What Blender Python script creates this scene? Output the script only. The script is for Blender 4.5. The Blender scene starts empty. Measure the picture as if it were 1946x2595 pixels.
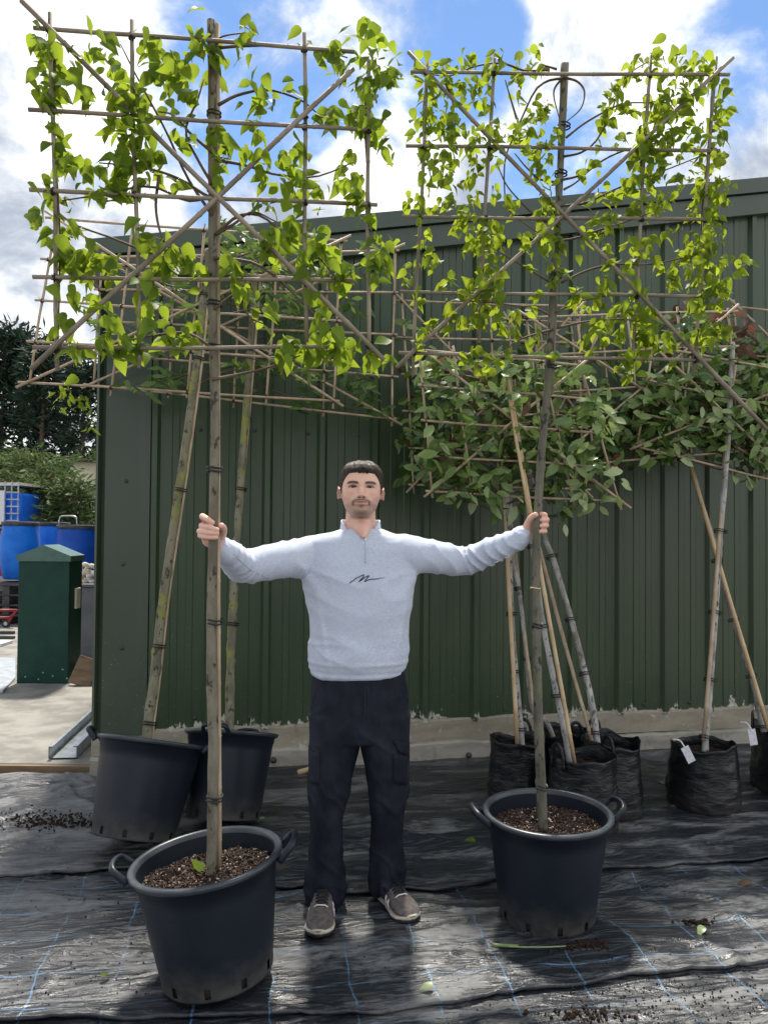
import bpy, math, random
import numpy as np
from mathutils import Vector, Matrix, Euler
from mathutils.bvhtree import BVHTree
random.seed(7); RNG = np.random.default_rng(7)
SC = bpy.context.scene
COL = SC.collection
R = math.radians

# ------------------------------------------------------------------ camera
F, CX, CY, H = 1950.0, 973.0, 1297.5, 1.5
PITCH, ROLL = R(1.3), 0.0085
cam_d = bpy.data.cameras.new('camera')
cam_d.sensor_fit = 'VERTICAL'; cam_d.sensor_height = 36; cam_d.lens = F/2595*36
cam_d.clip_start = 0.05; cam_d.clip_end = 2000
cam = bpy.data.objects.new('camera', cam_d); COL.objects.link(cam)
CAM_ROT = Matrix.Rotation(math.pi/2+PITCH, 3, 'X') @ Matrix.Rotation(ROLL, 3, 'Z')
cam.matrix_world = Matrix.Translation((0, 0, H)) @ CAM_ROT.to_4x4()
SC.camera = cam

def ray(x, y):
    return CAM_ROT @ Vector(((x-CX)/F, -(y-CY)/F, -1))
def atp(x, y, Y0, s=0.0, X0=0.0):          # point of a photograph pixel on the upright plane Y = Y0 + s (X - X0)
    d = ray(x, y)
    t = (Y0 - s*X0)/(d.y - s*d.x)
    return Vector((0, 0, H)) + d*t
def at(x, y, Y): return atp(x, y, Y)
def gp(x, y, z=0.0):
    d = ray(x, y); t = (z-H)/d.z
    return Vector((0, 0, H)) + d*t
DK = 1946/1659
def aD(x, y, Y): return atp(x*DK, y*DK, Y)

# ------------------------------------------------------------------ node helper
class NT:
    def __init__(s, nt): s.nt = nt
    def n(s, t, ins=None, **at):
        nd = s.nt.nodes.new(t)
        for k, v in at.items(): setattr(nd, k, v)
        for k, v in (ins or {}).items():
            sk = nd.inputs[k]
            if isinstance(v, bpy.types.NodeSocket): s.nt.links.new(v, sk)
            elif isinstance(v, bpy.types.Node): s.nt.links.new(v.outputs[0], sk)
            else:
                if hasattr(sk, 'default_value') and isinstance(v, (tuple, list)) and len(v) == 3 and sk.type == 'RGBA': v = (*v, 1)
                sk.default_value = v
        return nd
    def math(s, op, a, b=0.0, c=0.0, clamp=False):
        return s.n('ShaderNodeMath', {0: a, 1: b, 2: c}, operation=op, use_clamp=clamp).outputs[0]
    def ss(s, v, lo, hi, a=0.0, b=1.0):
        return s.n('ShaderNodeMapRange', {'Value': v, 'From Min': lo, 'From Max': hi, 'To Min': a, 'To Max': b}, interpolation_type='SMOOTHSTEP').outputs[0]
    def mix(s, f, a, b):
        m = s.n('ShaderNodeMix', {0: f}, data_type='RGBA')
        for i, v in ((6, a), (7, b)):
            if isinstance(v, bpy.types.NodeSocket): s.nt.links.new(v, m.inputs[i])
            else: m.inputs[i].default_value = (*v[:3], 1)
        return m.outputs[2]
    def noise(s, vec, scale, detail=4, rough=.55, dist=0.0):
        n = s.n('ShaderNodeTexNoise', {'Scale': scale, 'Detail': detail, 'Roughness': rough, 'Distortion': dist})
        if vec is not None: s.nt.links.new(vec, n.inputs['Vector'])
        return n.outputs[0]
    def mapv(s, vec, scale=(1, 1, 1), rot=(0, 0, 0), loc=(0, 0, 0)):
        return s.n('ShaderNodeMapping', {'Vector': vec, 'Scale': scale, 'Rotation': rot, 'Location': loc}).outputs[0]
    def bump(s, h, strength=.3, dist=.01):
        return s.n('ShaderNodeBump', {'Height': h, 'Strength': strength, 'Distance': dist}).outputs[0]

def newmat(name):
    m = bpy.data.materials.new(name); m.use_nodes = True
    nt = m.node_tree; nt.nodes.clear()
    t = NT(nt)
    out = t.n('ShaderNodeOutputMaterial')
    p = t.n('ShaderNodeBsdfPrincipled')
    nt.links.new(p.outputs[0], out.inputs[0])
    return m, t, p, out

# ------------------------------------------------------------------ world and sun
SUN_DIR = Vector((-0.03, 0.47, 0.885)).normalized()          # towards the sun: high behind the shed
w = bpy.data.worlds.new('World'); SC.world = w; w.use_nodes = True
w.node_tree.nodes.clear(); t = NT(w.node_tree)
sky = t.n('ShaderNodeTexSky', sky_type='NISHITA', sun_disc=False, sun_elevation=math.asin(SUN_DIR.z),
          sun_rotation=math.atan2(SUN_DIR.x, SUN_DIR.y), air_density=1.0, dust_density=0.0, ozone_density=5.0)
tc = t.n('ShaderNodeTexCoord').outputs['Generated']
sep = t.n('ShaderNodeSeparateXYZ', {0: tc})
zz = t.math('ADD', t.math('MAXIMUM', sep.outputs[2], 0.0), 0.22)
pv = t.n('ShaderNodeCombineXYZ', {0: t.math('DIVIDE', sep.outputs[0], zz), 1: t.math('DIVIDE', sep.outputs[1], zz), 2: 0.3}).outputs[0]
n1 = t.noise(pv, 1.7, 10, .58, .25)
n2 = t.noise(pv, 1.1, 8, .55, .15)
nshape = t.noise(tc, 7.0, 8, .6, .3)
cover = n1
holes = None
for (x, y, rad, wt) in [(620, 110, 4.0, .9), (720, 140, 4, .9), (780, 200, 3, .8), (1080, 110, 3.5, .9), (1180, 150, 3, .7), (940, 90, 2.5, .5), (400, 480, 4.0, .9),
                        (350, 560, 3, .6), (1470, 430, 3.4, .8), (1420, 490, 3.0, .7), (1890, 240, 4, .55), (1850, 40, 4, .5), (1180, 20, 3, .5), (660, 330, 3, .5), (1000, 480, 2.5, .3)]:
    d = ray(x, y).normalized()
    dp = t.n('ShaderNodeVectorMath', {0: tc, 1: tuple(d)}, operation='DOT_PRODUCT').outputs['Value']
    g = t.math('MULTIPLY', t.ss(dp, math.cos(R(rad*2.0)), math.cos(R(rad*.1))), wt)
    holes = g if holes is None else t.math('ADD', holes, g)
v = t.math('ADD', cover, t.math('MULTIPLY', t.math('SUBTRACT', nshape, .5), .95))
v = t.math('SUBTRACT', t.math('ADD', v, .265), t.math('MULTIPLY', t.math('MINIMUM', holes, 1.1), .33))
mask = t.ss(v, .31, .62)
shade = t.ss(t.math('ADD', n2, t.math('MULTIPLY', t.math('SUBTRACT', nshape, .5), .9)), .38, .70)
ccol = t.mix(shade, (.27, .31, .375), (.90, .90, .90))
bg1 = t.n('ShaderNodeBackground', {'Color': sky.outputs[0], 'Strength': 0.06})
bg2 = t.n('ShaderNodeBackground', {'Color': ccol, 'Strength': 0.58})
ms = t.n('ShaderNodeMixShader', {0: mask, 1: bg1.outputs[0], 2: bg2.outputs[0]})
t.n('ShaderNodeOutputWorld', {0: ms.outputs[0]})

sd = bpy.data.lights.new('sun', 'SUN'); sd.energy = 2.3; sd.angle = R(5); sd.color = (1.0, .94, .84)
so = bpy.data.objects.new('sun', sd); COL.objects.link(so)
so.rotation_euler = SUN_DIR.to_track_quat('Z', 'Y').to_euler(); so.location = (2, 6, 9)
SC.view_settings.view_transform = 'Standard'; SC.view_settings.look = 'None'
SC.view_settings.gamma = 1; SC.view_settings.use_curve_mapping = False
SC.view_settings.exposure = 1.6
SC.cycles.use_denoising = True
SC.cycles.max_bounces = 8

# ------------------------------------------------------------------ numpy noise
def _h(ix, iy, iz, seed):
    n = (ix*374761393 + iy*668265263 + iz*2147483647 + seed*1274126177) & 0xffffffff
    n = ((n ^ (n >> 13))*1274126177) & 0xffffffff
    n = n ^ (n >> 16)
    return (n & 0xffff)/65535.0
def vnoise(x, y, z=0.0, seed=0):
    x = np.asarray(x, float); y = np.asarray(y, float)+0*x; z = np.asarray(z, float)+0*x
    ix, iy, iz = np.floor(x).astype(np.int64), np.floor(y).astype(np.int64), np.floor(z).astype(np.int64)
    fx, fy, fz = x-ix, y-iy, z-iz
    fx, fy, fz = fx*fx*(3-2*fx), fy*fy*(3-2*fy), fz*fz*(3-2*fz)
    o = 0
    for a in (0, 1):
        for b in (0, 1):
            for c in (0, 1):
                o = o + _h(ix+a, iy+b, iz+c, seed)*(fx if a else 1-fx)*(fy if b else 1-fy)*(fz if c else 1-fz)
    return o*2-1
def fbm(x, y, z=0.0, oct=3, seed=0):
    o, a = 0, 1.0
    for i in range(oct):
        o = o + a*vnoise(x*2**i, y*2**i, np.asarray(z)*2**i, seed+i); a *= .5
    return o

# ------------------------------------------------------------------ objects and meshes
ROOT = {}
def tag(o, label=None, cat=None, group=None, kind=None):
    if label: o['label'] = label
    if cat: o['category'] = cat
    if group: o['group'] = group
    if kind: o['kind'] = kind
    return o
def thing(name, label, cat, loc=(0, 0, 0), group=None, rot=None):
    o = bpy.data.objects.new(name, None); COL.objects.link(o)
    o.location = loc; o.empty_display_size = .1
    if rot: o.rotation_euler = rot
    ROOT[o.name] = Vector(loc) if rot is None else None      # None: children are built in the thing's own axes
    return tag(o, label, cat, group)
def root_of(o):
    while o.parent: o = o.parent
    return o
def link(name, me, mat, parent=None):
    o = bpy.data.objects.new(name, me); COL.objects.link(o)
    if mat is not None and not me.materials:
        for m in (mat if isinstance(mat, (list, tuple)) else [mat]): me.materials.append(m)
    if parent: o.parent = parent
    return o
class MB:
    def __init__(s): s.v = []; s.f = []; s.m = []
    def add(s, v, f, m=0):
        b = len(s.v); s.v += [tuple(p) for p in v]; s.f += [tuple(i+b for i in q) for q in f]; s.m += [m]*len(f)
        return s
    def box(s, c, size, rot=None, m=0, taper=1.0):
        c = Vector(c); hx, hy, hz = size[0]/2, size[1]/2, size[2]/2
        P = [Vector((x*hx*(taper if z > 0 else 1), y*hy*(taper if z > 0 else 1), z*hz)) for z in (-1, 1) for y in (-1, 1) for x in (-1, 1)]
        if rot is not None: P = [rot @ p for p in P]
        return s.add([c+p for p in P], [(0, 2, 3, 1), (4, 5, 7, 6), (0, 1, 5, 4), (2, 6, 7, 3), (0, 4, 6, 2), (1, 3, 7, 5)], m)
    def tube(s, pts, rad, seg=8, cap=True, m=0, flat=None):
        pts = [Vector(p) for p in pts]; n = len(pts)
        if not hasattr(rad, '__len__'): rad = [rad]*n
        d0 = (pts[1]-pts[0]).normalized()
        u = d0.cross(Vector((0, 0, 1)))
        if u.length < .05: u = d0.cross(Vector((1, 0, 0)))
        u.normalize(); V = []
        for i in range(n):
            d = (pts[min(i+1, n-1)]-pts[max(i-1, 0)])
            if d.length < 1e-9: d = d0
            d.normalize(); u = (u-d*u.dot(d)).normalized(); w_ = d.cross(u)
            for k in range(seg):
                a = 2*math.pi*k/seg
                V.append(pts[i]+(u*math.cos(a)+w_*math.sin(a)*(flat or 1))*rad[i])
        Fc = [(i*seg+k, i*seg+(k+1) % seg, (i+1)*seg+(k+1) % seg, (i+1)*seg+k) for i in range(n-1) for k in range(seg)]
        if cap: Fc += [tuple(range(seg-1, -1, -1)), tuple((n-1)*seg+k for k in range(seg))]
        return s.add(V, Fc, m)
    def lathe(s, prof, seg=48, c=(0, 0, 0), m=0, skip=None, warp=None):
        V = []; c = Vector(c)
        for i, (r, z) in enumerate(prof):
            for k in range(seg):
                a = 2*math.pi*k/seg; rr, dz = r, 0
                if warp: rr, dz = warp(i, a, r, z)
                V.append(c+Vector((rr*math.cos(a), rr*math.sin(a), z+dz)))
        Fc = []
        for i in range(len(prof)-1):
            for k in range(seg):
                if skip and skip(i, k): continue
                Fc.append((i*seg+k, i*seg+(k+1) % seg, (i+1)*seg+(k+1) % seg, (i+1)*seg+k))
        return s.add(V, Fc, m)
    def mesh(s, name, off=Vector((0, 0, 0)), smooth=False):
        me = bpy.data.meshes.new(name)
        me.from_pydata([(p[0]-off[0], p[1]-off[1], p[2]-off[2]) for p in s.v], [], s.f)
        if smooth: me.polygons.foreach_set('use_smooth', [True]*len(me.polygons))
        if any(s.m): me.polygons.foreach_set('material_index', s.m)
        me.update(); return me
    def build(s, name, mat, parent=None, smooth=False, label=None, kind=None, bevel=0):
        off = Vector((0, 0, 0))
        if parent is not None:
            r = ROOT.get(root_of(parent).name); off = r if r is not None else off
        o = link(name, s.mesh(name, off, smooth), mat, parent)
        if bevel:
            b = o.modifiers.new('bevel', 'BEVEL'); b.width = bevel; b.segments = 2; b.limit_method = 'ANGLE'
        if label: o['label'] = label
        if kind: o['kind'] = kind
        return o
def curve(pts, n):                                         # Catmull-Rom through pts
    P = [Vector(p) for p in pts]; P = [2*P[0]-P[1]]+P+[2*P[-1]-P[-2]]; o = []
    m = len(P)-3
    for i in range(n):
        t_ = i/(n-1)*m; k = min(int(t_), m-1); f = t_-k
        a, b, c, d = P[k:k+4]
        o.append(.5*((2*b)+(c-a)*f+(2*a-5*b+4*c-d)*f*f+(3*b-a-3*c+d)*f**3))
    return o

# ------------------------------------------------------------------ materials
def simple(name, c1, c2=None, rough=.6, scale=12, spec=.5, bump=0, bscale=60, metal=0, stretch=(1, 1, 1), lo=.35, hi=.65, coords='Object', sheen=0):
    m, t, p, o = newmat(name)
    tc = t.n('ShaderNodeTexCoord').outputs[coords]
    mv = t.mapv(tc, stretch)
    if c2:
        t.nt.links.new(t.mix(t.ss(t.noise(mv, scale, 5), lo, hi), c1, c2), p.inputs['Base Color'])
    else: p.inputs['Base Color'].default_value = (*c1, 1)
    p.inputs['Roughness'].default_value = rough; p.inputs['Metallic'].default_value = metal
    p.inputs['Specular IOR Level'].default_value = spec
    if sheen: p.inputs['Sheen Weight'].default_value = sheen
    if bump: t.nt.links.new(t.bump(t.noise(mv, bscale, 4), bump, .004), p.inputs['Normal'])
    return m
def leafmat(name, cols, tcol, rough=.5, trans=.45, spec=.25):
    m, t, p, out = newmat(name)
    g = t.n('ShaderNodeNewGeometry').outputs['Random Per Island']
    oi = t.n('ShaderNodeObjectInfo').outputs['Random']
    r_ = t.math('FRACT', t.math('ADD', g, oi))
    cr = t.n('ShaderNodeValToRGB', {0: r_})
    e = cr.color_ramp.elements
    while len(e) < len(cols): e.new(.5)
    for i, c in enumerate(cols): e[i].position = i/(len(cols)-1); e[i].color = (*c, 1)
    t.nt.links.new(cr.outputs[0], p.inputs['Base Color'])
    p.inputs['Roughness'].default_value = rough; p.inputs['Specular IOR Level'].default_value = spec
    tr = t.n('ShaderNodeBsdfTranslucent', {'Color': t.n('ShaderNodeMix', {0: .5, 6: cr.outputs[0], 7: (*tcol, 1)}, data_type='RGBA').outputs[2]})
    mx = t.n('ShaderNodeMixShader', {0: trans, 1: p.outputs[0], 2: tr.outputs[0]})
    t.nt.links.new(mx.outputs[0], out.inputs[0])
    return m
def barkmat(name, c1, c2, c3=None, s=18):
    m, t, p, o = newmat(name)
    tc = t.n('ShaderNodeTexCoord').outputs['Object']
    c = t.mix(t.ss(t.noise(t.mapv(tc, (1, 1, .35)), s, 6), .38, .62), c1, c2)
    if c3: c = t.mix(t.ss(t.noise(tc, 7, 5, .6), .52, .66), c, c3)
    c = t.mix(t.ss(t.noise(t.mapv(tc, (1, 1, .6)), 42, 4), .57, .66), c, tuple(x*.35 for x in c1))
    t.nt.links.new(c, p.inputs['Base Color']); p.inputs['Roughness'].default_value = .8
    t.nt.links.new(t.bump(t.noise(t.mapv(tc, (1, 1, .4)), 70, 5), .5, .004), p.inputs['Normal'])
    return m
M = {}
M['cane'] = simple('cane', (.36, .265, .18), (.50, .39, .27), .55, 9, stretch=(3, 3, 1))
M['cane_grey'] = simple('cane_grey', (.185, .15, .115), (.30, .25, .19), .65, 9)
M['cane_yellow'] = simple('cane_yellow', (.50, .35, .19), (.60, .45, .27), .45, 6)
M['tie'] = simple('tie', (.012, .012, .014), rough=.5)
M['bark_lime'] = barkmat('bark_lime', (.125, .11, .08), (.215, .195, .145), (.15, .145, .085))
M['bark_grey'] = barkmat('bark_grey', (.095, .09, .065), (.165, .155, .115), (.12, .125, .06))
M['bark_lichen'] = barkmat('bark_lichen', (.13, .12, .08), (.225, .21, .14), (.22, .235, .05))
M['bark_silver'] = barkmat('bark_silver', (.27, .26, .24), (.46, .45, .43), (.20, .17, .13))
M['twig'] = simple('twig', (.075, .05, .03), (.13, .09, .06), .7)
M['leaf_lime'] = leafmat('leaf_lime', [(.04, .09, .014), (.075, .15, .02), (.12, .215, .025), (.18, .28, .03)], (.50, .60, .035), trans=.6)
M['leaf_beam'] = leafmat('leaf_beam', [(.05, .10, .014), (.09, .165, .02), (.15, .25, .026), (.23, .33, .035)], (.56, .64, .035), trans=.6)
M['leaf_pear'] = leafmat('leaf_pear', [(.05, .10, .03), (.09, .16, .04), (.15, .23, .07)], (.3, .42, .06), trans=.3)
M['leaf_laurel'] = leafmat('leaf_laurel', [(.035, .085, .022), (.085, .16, .04), (.16, .25, .065), (.25, .34, .11)], (.22, .34, .05), rough=.27, trans=.25, spec=.5)
M['leaf_pale'] = leafmat('leaf_pale', [(.24, .34, .12), (.32, .42, .18), (.40, .48, .26)], (.34, .45, .10), rough=.3, trans=.3, spec=.5)
M['leaf_bronze'] = leafmat('leaf_bronze', [(.10, .06, .035), (.16, .10, .07), (.12, .03, .03), (.2, .15, .1)], (.3, .12, .05), trans=.3)
M['conifer'] = leafmat('conifer', [(.012, .028, .022), (.02, .042, .03), (.034, .06, .036)], (.03, .06, .02), rough=.6, trans=.15, spec=.2)
M['shrub'] = leafmat('shrub', [(.03, .06, .02), (.055, .095, .03), (.09, .13, .045), (.12, .16, .07)], (.15, .22, .06), rough=.6, trans=.25, spec=.2)
M['black'] = simple('black', (.012, .012, .013), rough=.5)
M['white_card'] = simple('white_card', (.75, .77, .80), (.6, .62, .66), .5, 60)
M['concrete'] = simple('concrete', (.19, .18, .165), (.29, .28, .255), .9, 5, .2, .35, 60)
M['galv'] = simple('galv', (.42, .46, .49), (.56, .60, .63), .38, 14, metal=.75, bump=.05)
M['timber'] = simple('timber', (.13, .085, .05), (.22, .15, .09), .8, 20, stretch=(.2, 1, 1), bump=.3)
M['steel_dark'] = simple('steel_dark', (.03, .032, .036), (.06, .06, .065), .6)
M['red_paint'] = simple('red_paint', (.30, .02, .03), (.22, .02, .03), .5)
M['cream'] = simple('cream', (.62, .56, .44), (.70, .64, .52), .8, 4)
# ------------------------------------------------------------------ setting: ground
def fabric(name, dust, lines):
    m, t, p, o = newmat(name)
    tc = t.n('ShaderNodeTexCoord').outputs['Object']
    uv = t.mapv(tc, rot=(0, 0, R(-9)))
    st = t.mapv(uv, (.55, 2.6, 1))
    big = t.noise(st, 2.2, 7, .62, .6)
    fine = t.noise(t.mapv(uv, (1, 3, 1)), 22, 5, .65)
    d = t.ss(t.math('ADD', big, t.math('MULTIPLY', t.math('SUBTRACT', fine, .5), .34)), .60-dust, .80-dust)
    c = t.mix(d, (.020, .023, .029), (.165, .167, .17))
    brown = t.ss(t.noise(uv, 2.3, 5, .6, .4), .60, .74)
    c = t.mix(t.math('MULTIPLY', brown, .55), c, (.12, .09, .065))
    speck = t.ss(t.noise(uv, 160, 2, .5), .70, .76)
    c = t.mix(t.math('MULTIPLY', speck, .35), c, (.45, .44, .42))
    if lines:
        s = t.n('ShaderNodeSeparateXYZ', {0: uv})
        wob = t.math('MULTIPLY', t.math('SUBTRACT', t.noise(uv, 3.2, 3), .5), .07)
        def line(coord, sp, off, wdt):
            q = t.math('FRACT', t.math('ADD', t.math('DIVIDE', t.math('ADD', coord, wob), sp), off))
            return t.ss(t.math('ABSOLUTE', t.math('SUBTRACT', q, .5)), wdt/sp, wdt/sp*.45)
        la = line(s.outputs[0], .255, .30, .0037)
        lb = line(s.outputs[1], .205, .12, .0032)
        l = t.math('MAXIMUM', la, lb)
        l = t.math('MULTIPLY', l, t.ss(t.noise(uv, 5, 5, .75), .38, .57))
        c = t.mix(t.math('MULTIPLY', l, .68), c, (.10, .23, .40))
    t.nt.links.new(c, p.inputs['Base Color'])
    t.nt.links.new(t.ss(d, 0, 1, .30, .70), p.inputs['Roughness'])
    p.inputs['Specular IOR Level'].default_value = .55
    h = t.math('ADD', t.math('MULTIPLY', t.noise(t.mapv(uv, (1, 4.5, 1)), 7, 4, .5, .8), 1.0), t.math('MULTIPLY', t.noise(uv, 260, 2), .08))
    t.nt.links.new(t.bump(h, .6, .026), p.inputs['Normal'])
    return m
M['ground'] = simple('ground', (.20, .18, .15), (.32, .30, .27), .95, 3, .2, .4, 40)
M['sheet_a'] = fabric('sheet_a', .12, False)
M['sheet_b'] = fabric('sheet_b', .13, True)
M['sheet_c'] = fabric('sheet_c', .15, True)

mb = MB(); S_ = 900
mb.add([(-S_, -S_, -.012), (S_, -S_, -.012), (S_, S_, -.012), (-S_, S_, -.012)], [(0, 1, 2, 3)])
tag(mb.build('ground', M['ground']), 'bare stony ground of the yard', kind='structure')

def wrinkle(x, y):
    a = R(9); u = x*math.cos(a)+y*math.sin(a); v = -x*math.sin(a)+y*math.cos(a)
    r1 = 1-np.abs(vnoise(u*1.1+3*vnoise(u*.8, v*.9, 0, 5), v*5.5+1.5*vnoise(u*1.5, v*2, 0, 6), 0, 1))
    r2 = 1-np.abs(vnoise(u*2.3, v*11+2*vnoise(u*2, v*2, 0, 8), 0, 2))
    amp = .5+.5*vnoise(u*.7, v*.9, 0, 9)
    z = .024*amp*r1**4 + .012*r2**5*(.4+amp) + .006*fbm(u*3, v*6, 0, 3, 3)
    z = z + .05*np.exp(-((x+2.05)/.35)**2-((y-4.42)/.10)**2) + .035*np.exp(-((x+1.45)/.25)**2-((y-4.35)/.08)**2)
    return z + .006
def ground_z(x, y): return float(wrinkle(np.array([x]), np.array([y]))[0])
def sheet(name, label, back, front, off, mat, rows, nx=470, x0=-4.2, x1=4.6):
    xs = np.linspace(x0, x1, nx); v = np.linspace(0, 1, rows)
    fy = np.interp(xs, *zip(*front)) + .018*vnoise(xs*3.1, 0*xs, 0, 21) + .008*vnoise(xs*9, 0*xs, 0, 22)
    by = np.interp(xs, *zip(*back))
    X = np.repeat(xs[None], rows, 0); Y = by[None]*(1-v[:, None]) + fy[None]*v[:, None]
    Z = wrinkle(X, Y) + off
    dist = (Y-fy[None])
    Z = Z + .012*np.exp(-dist/.03)*(.4+.6*np.abs(vnoise(X*2.2, 0*X, 0, 23)))
    P = np.stack([X, Y, Z], -1).reshape(-1, 3)
    lip = np.stack([xs, fy+.004, Z[-1]-.012], -1)
    P = np.concatenate([P, lip]); idx = np.arange(rows*nx).reshape(rows, nx)
    idx = np.concatenate([idx, (rows*nx+np.arange(nx))[None]])
    Fq = np.stack([idx[:-1, :-1], idx[1:, :-1], idx[1:, 1:], idx[:-1, 1:]], -1).reshape(-1, 4)
    me = bpy.data.meshes.new(name); me.from_pydata(P.tolist(), [], Fq.tolist())
    me.polygons.foreach_set('use_smooth', [True]*len(me.polygons)); me.update()
    return tag(link(name, me, mat), label, kind='structure')
seamA = [(-4.2, 3.15), (-1.62, 3.25), (-1.02, 3.39), (-.5, 3.22), (-.16, 3.127), (.3, 3.2), (.7, 3.3), (.945, 3.39), (1.75, 3.52), (4.6, 3.9)]
seamB = [(-4.2, 2.2), (-1.17, 2.352), (0, 2.40), (.3, 2.47), (.8, 2.58), (1.352, 2.71), (4.6, 3.4)]
wallY = lambda x: 4.98+.19*x
bk = [(x, min(wallY(x), 4.68 if x < -1.7 else 99)-(.0 if x < -1.7 else .045)) for x in np.linspace(-4.2, 4.6, 80)]
sh = lambda c, d: [(x, y+d) for x, y in c]
sheet('ground_sheet', 'black woven ground sheet lying nearest the shed', bk, seamA, .016, M['sheet_a'], 110)
sheet('ground_sheet', 'black ground sheet with blue woven lines under the man', sh(seamA, .10), seamB, .004, M['sheet_b'], 80)
sheet('ground_sheet', 'dusty ground sheet with blue lines nearest the viewer', sh(seamB, .10), [(-4.2, -2.5), (4.6, -2.5)], -.008, M['sheet_c'], 240)

mb = MB().box((-6.9, 24.7, .0125), (10.3, 40, .105))
tag(mb.build('concrete_yard', M['concrete'], bevel=.012), 'pale dusty concrete yard left of the shed', kind='structure')
mb = MB()
mb.tube([(-9, 4.675, .02), (-1.76, 4.675, .02)], .03, 4)
o = MB().box((-5.3, 4.682, .012), (7.1, .03, .095)).build('edging_board', M['timber'], bevel=.004)
tag(o, 'brown timber board edging the pale concrete yard', 'board')

# ------------------------------------------------------------------ shed
PSI = math.atan(.19)
shed = thing('metal_shed', 'dark green ribbed metal shed with a sloping roof edge', 'shed', (0, 4.98, 0), rot=(0, 0, PSI))
WM = Matrix.Translation((0, 4.98, 0)) @ Matrix.Rotation(PSI, 4, 'Z'); WI = WM.inverted()
def wl(x, y): return WI @ atp(x, y, 4.98, .19)          # pixel -> shed axes (x along the wall, z up)
XL = wl(236, 1500).x
pA, pB = wl(301, 614), wl(1946, 461)
SL = (pB.z-pA.z)/(pB.x-pA.x)
XRIDGE = 5.2; XR = 2*XRIDGE-XL
def zr(x): return pA.z+SL*(min(x, 2*XRIDGE-x)-pA.x)
def paint(name, c, splash):
    m, t, p, o = newmat(name)
    tc = t.n('ShaderNodeTexCoord').outputs['Object']
    s = t.n('ShaderNodeSeparateXYZ', {0: tc})
    c1 = t.mix(t.ss(t.noise(t.mapv(tc, (1, 1, .25)), 2.5, 5), .3, .7), c, tuple(x*1.22 for x in c))
    c1 = t.mix(t.math('MULTIPLY', t.ss(t.noise(t.mapv(tc, (5, 1, .12)), 3.0, 6, .7), .52, .72), .22), c1, (.075, .095, .07))
    dusty = t.math('MULTIPLY', t.ss(s.outputs[2], 1.15, .25), t.noise(t.mapv(tc, (1, 1, .6)), 5, 5, .6))
    c1 = t.mix(t.math('MULTIPLY', dusty, .28), c1, (.17, .18, .12))
    sp = t.math('MULTIPLY', t.ss(t.noise(tc, 95, 2, .5), .69, .74), t.ss(s.outputs[2], 1.3, .35))
    c1 = t.mix(t.math('MULTIPLY', sp, .55), c1, (.35, .37, .33))
    rgh = None
    if splash:
        sx = t.mapv(tc, (1, 0, .12)); jag = t.noise(sx, 9, 6, .72, .6)
        edge = t.math('ADD', .228, t.math('MULTIPLY', t.math('POWER', jag, 3.2), .44))
        holes = t.ss(t.noise(tc, 26, 5, .65), .44, .52)
        mk = t.math('MULTIPLY', t.ss(t.math('SUBTRACT', edge, s.outputs[2]), -.002, .004), holes)
        bl = t.math('MULTIPLY', t.ss(t.noise(t.mapv(tc, (1, 0, .4), rot=(0, .3, 0)), 13, 3, .6, 1.5), .715, .735), t.ss(s.outputs[2], .72, .45))
        mk = t.math('MAXIMUM', mk, t.math('MULTIPLY', bl, .8))
        c1 = t.mix(mk, c1, t.mix(t.noise(tc, 40, 4), (.42, .40, .34), (.66, .63, .56)))
        t.nt.links.new(t.math('ADD', .33, t.math('MULTIPLY', mk, .5)), p.inputs['Roughness'])
    else: p.inputs['Roughness'].default_value = .34
    t.nt.links.new(c1, p.inputs['Base Color'])
    p.inputs['Specular IOR Level'].default_value = .6
    t.nt.links.new(t.bump(t.noise(tc, 3.5, 3), .10, .01), p.inputs['Normal'])
    return m
M['green'] = paint('green', (.024, .049, .020), True)
M['green_trim'] = paint('green_trim', (.032, .052, .034), False)
PER = .3417; xr0 = wl(1906, 1300).x % PER
def wave():                                              # one period of the profiled sheet: (x, y), y < 0 is towards the viewer
    q = [(0, 0), (.018, -.030), (.050, -.030), (.068, 0)]
    for c in (.068+.091, .068+.182):
        q += [(c-.024, 0), (c-.018, -.005), (c+.018, -.005), (c+.024, 0)]
    return q
ZB = .252
k0 = math.floor((XL+.05-xr0)/PER); k = k0
x_end = XR
first = True
while xr0+k*PER < x_end:
    pts = []
    for j in range(3):
        for (a, b) in wave(): pts.append((xr0+(k+j)*PER-.034+a, b))
    pts.append((xr0+(k+3)*PER-.034, 0))
    pts = [(x, y) for x, y in pts if XL+.02 < x < x_end]
    if len(pts) > 2:
        m_ = MB(); V = []
        for x, y in pts: V += [(x, y, ZB), (x, y, zr(x)-.10)]
        m_.add(V, [(2*i, 2*i+2, 2*i+3, 2*i+1) for i in range(len(pts)-1)])
        m_.build('cladding_sheet', M['green'], shed)
    k += 3
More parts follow.
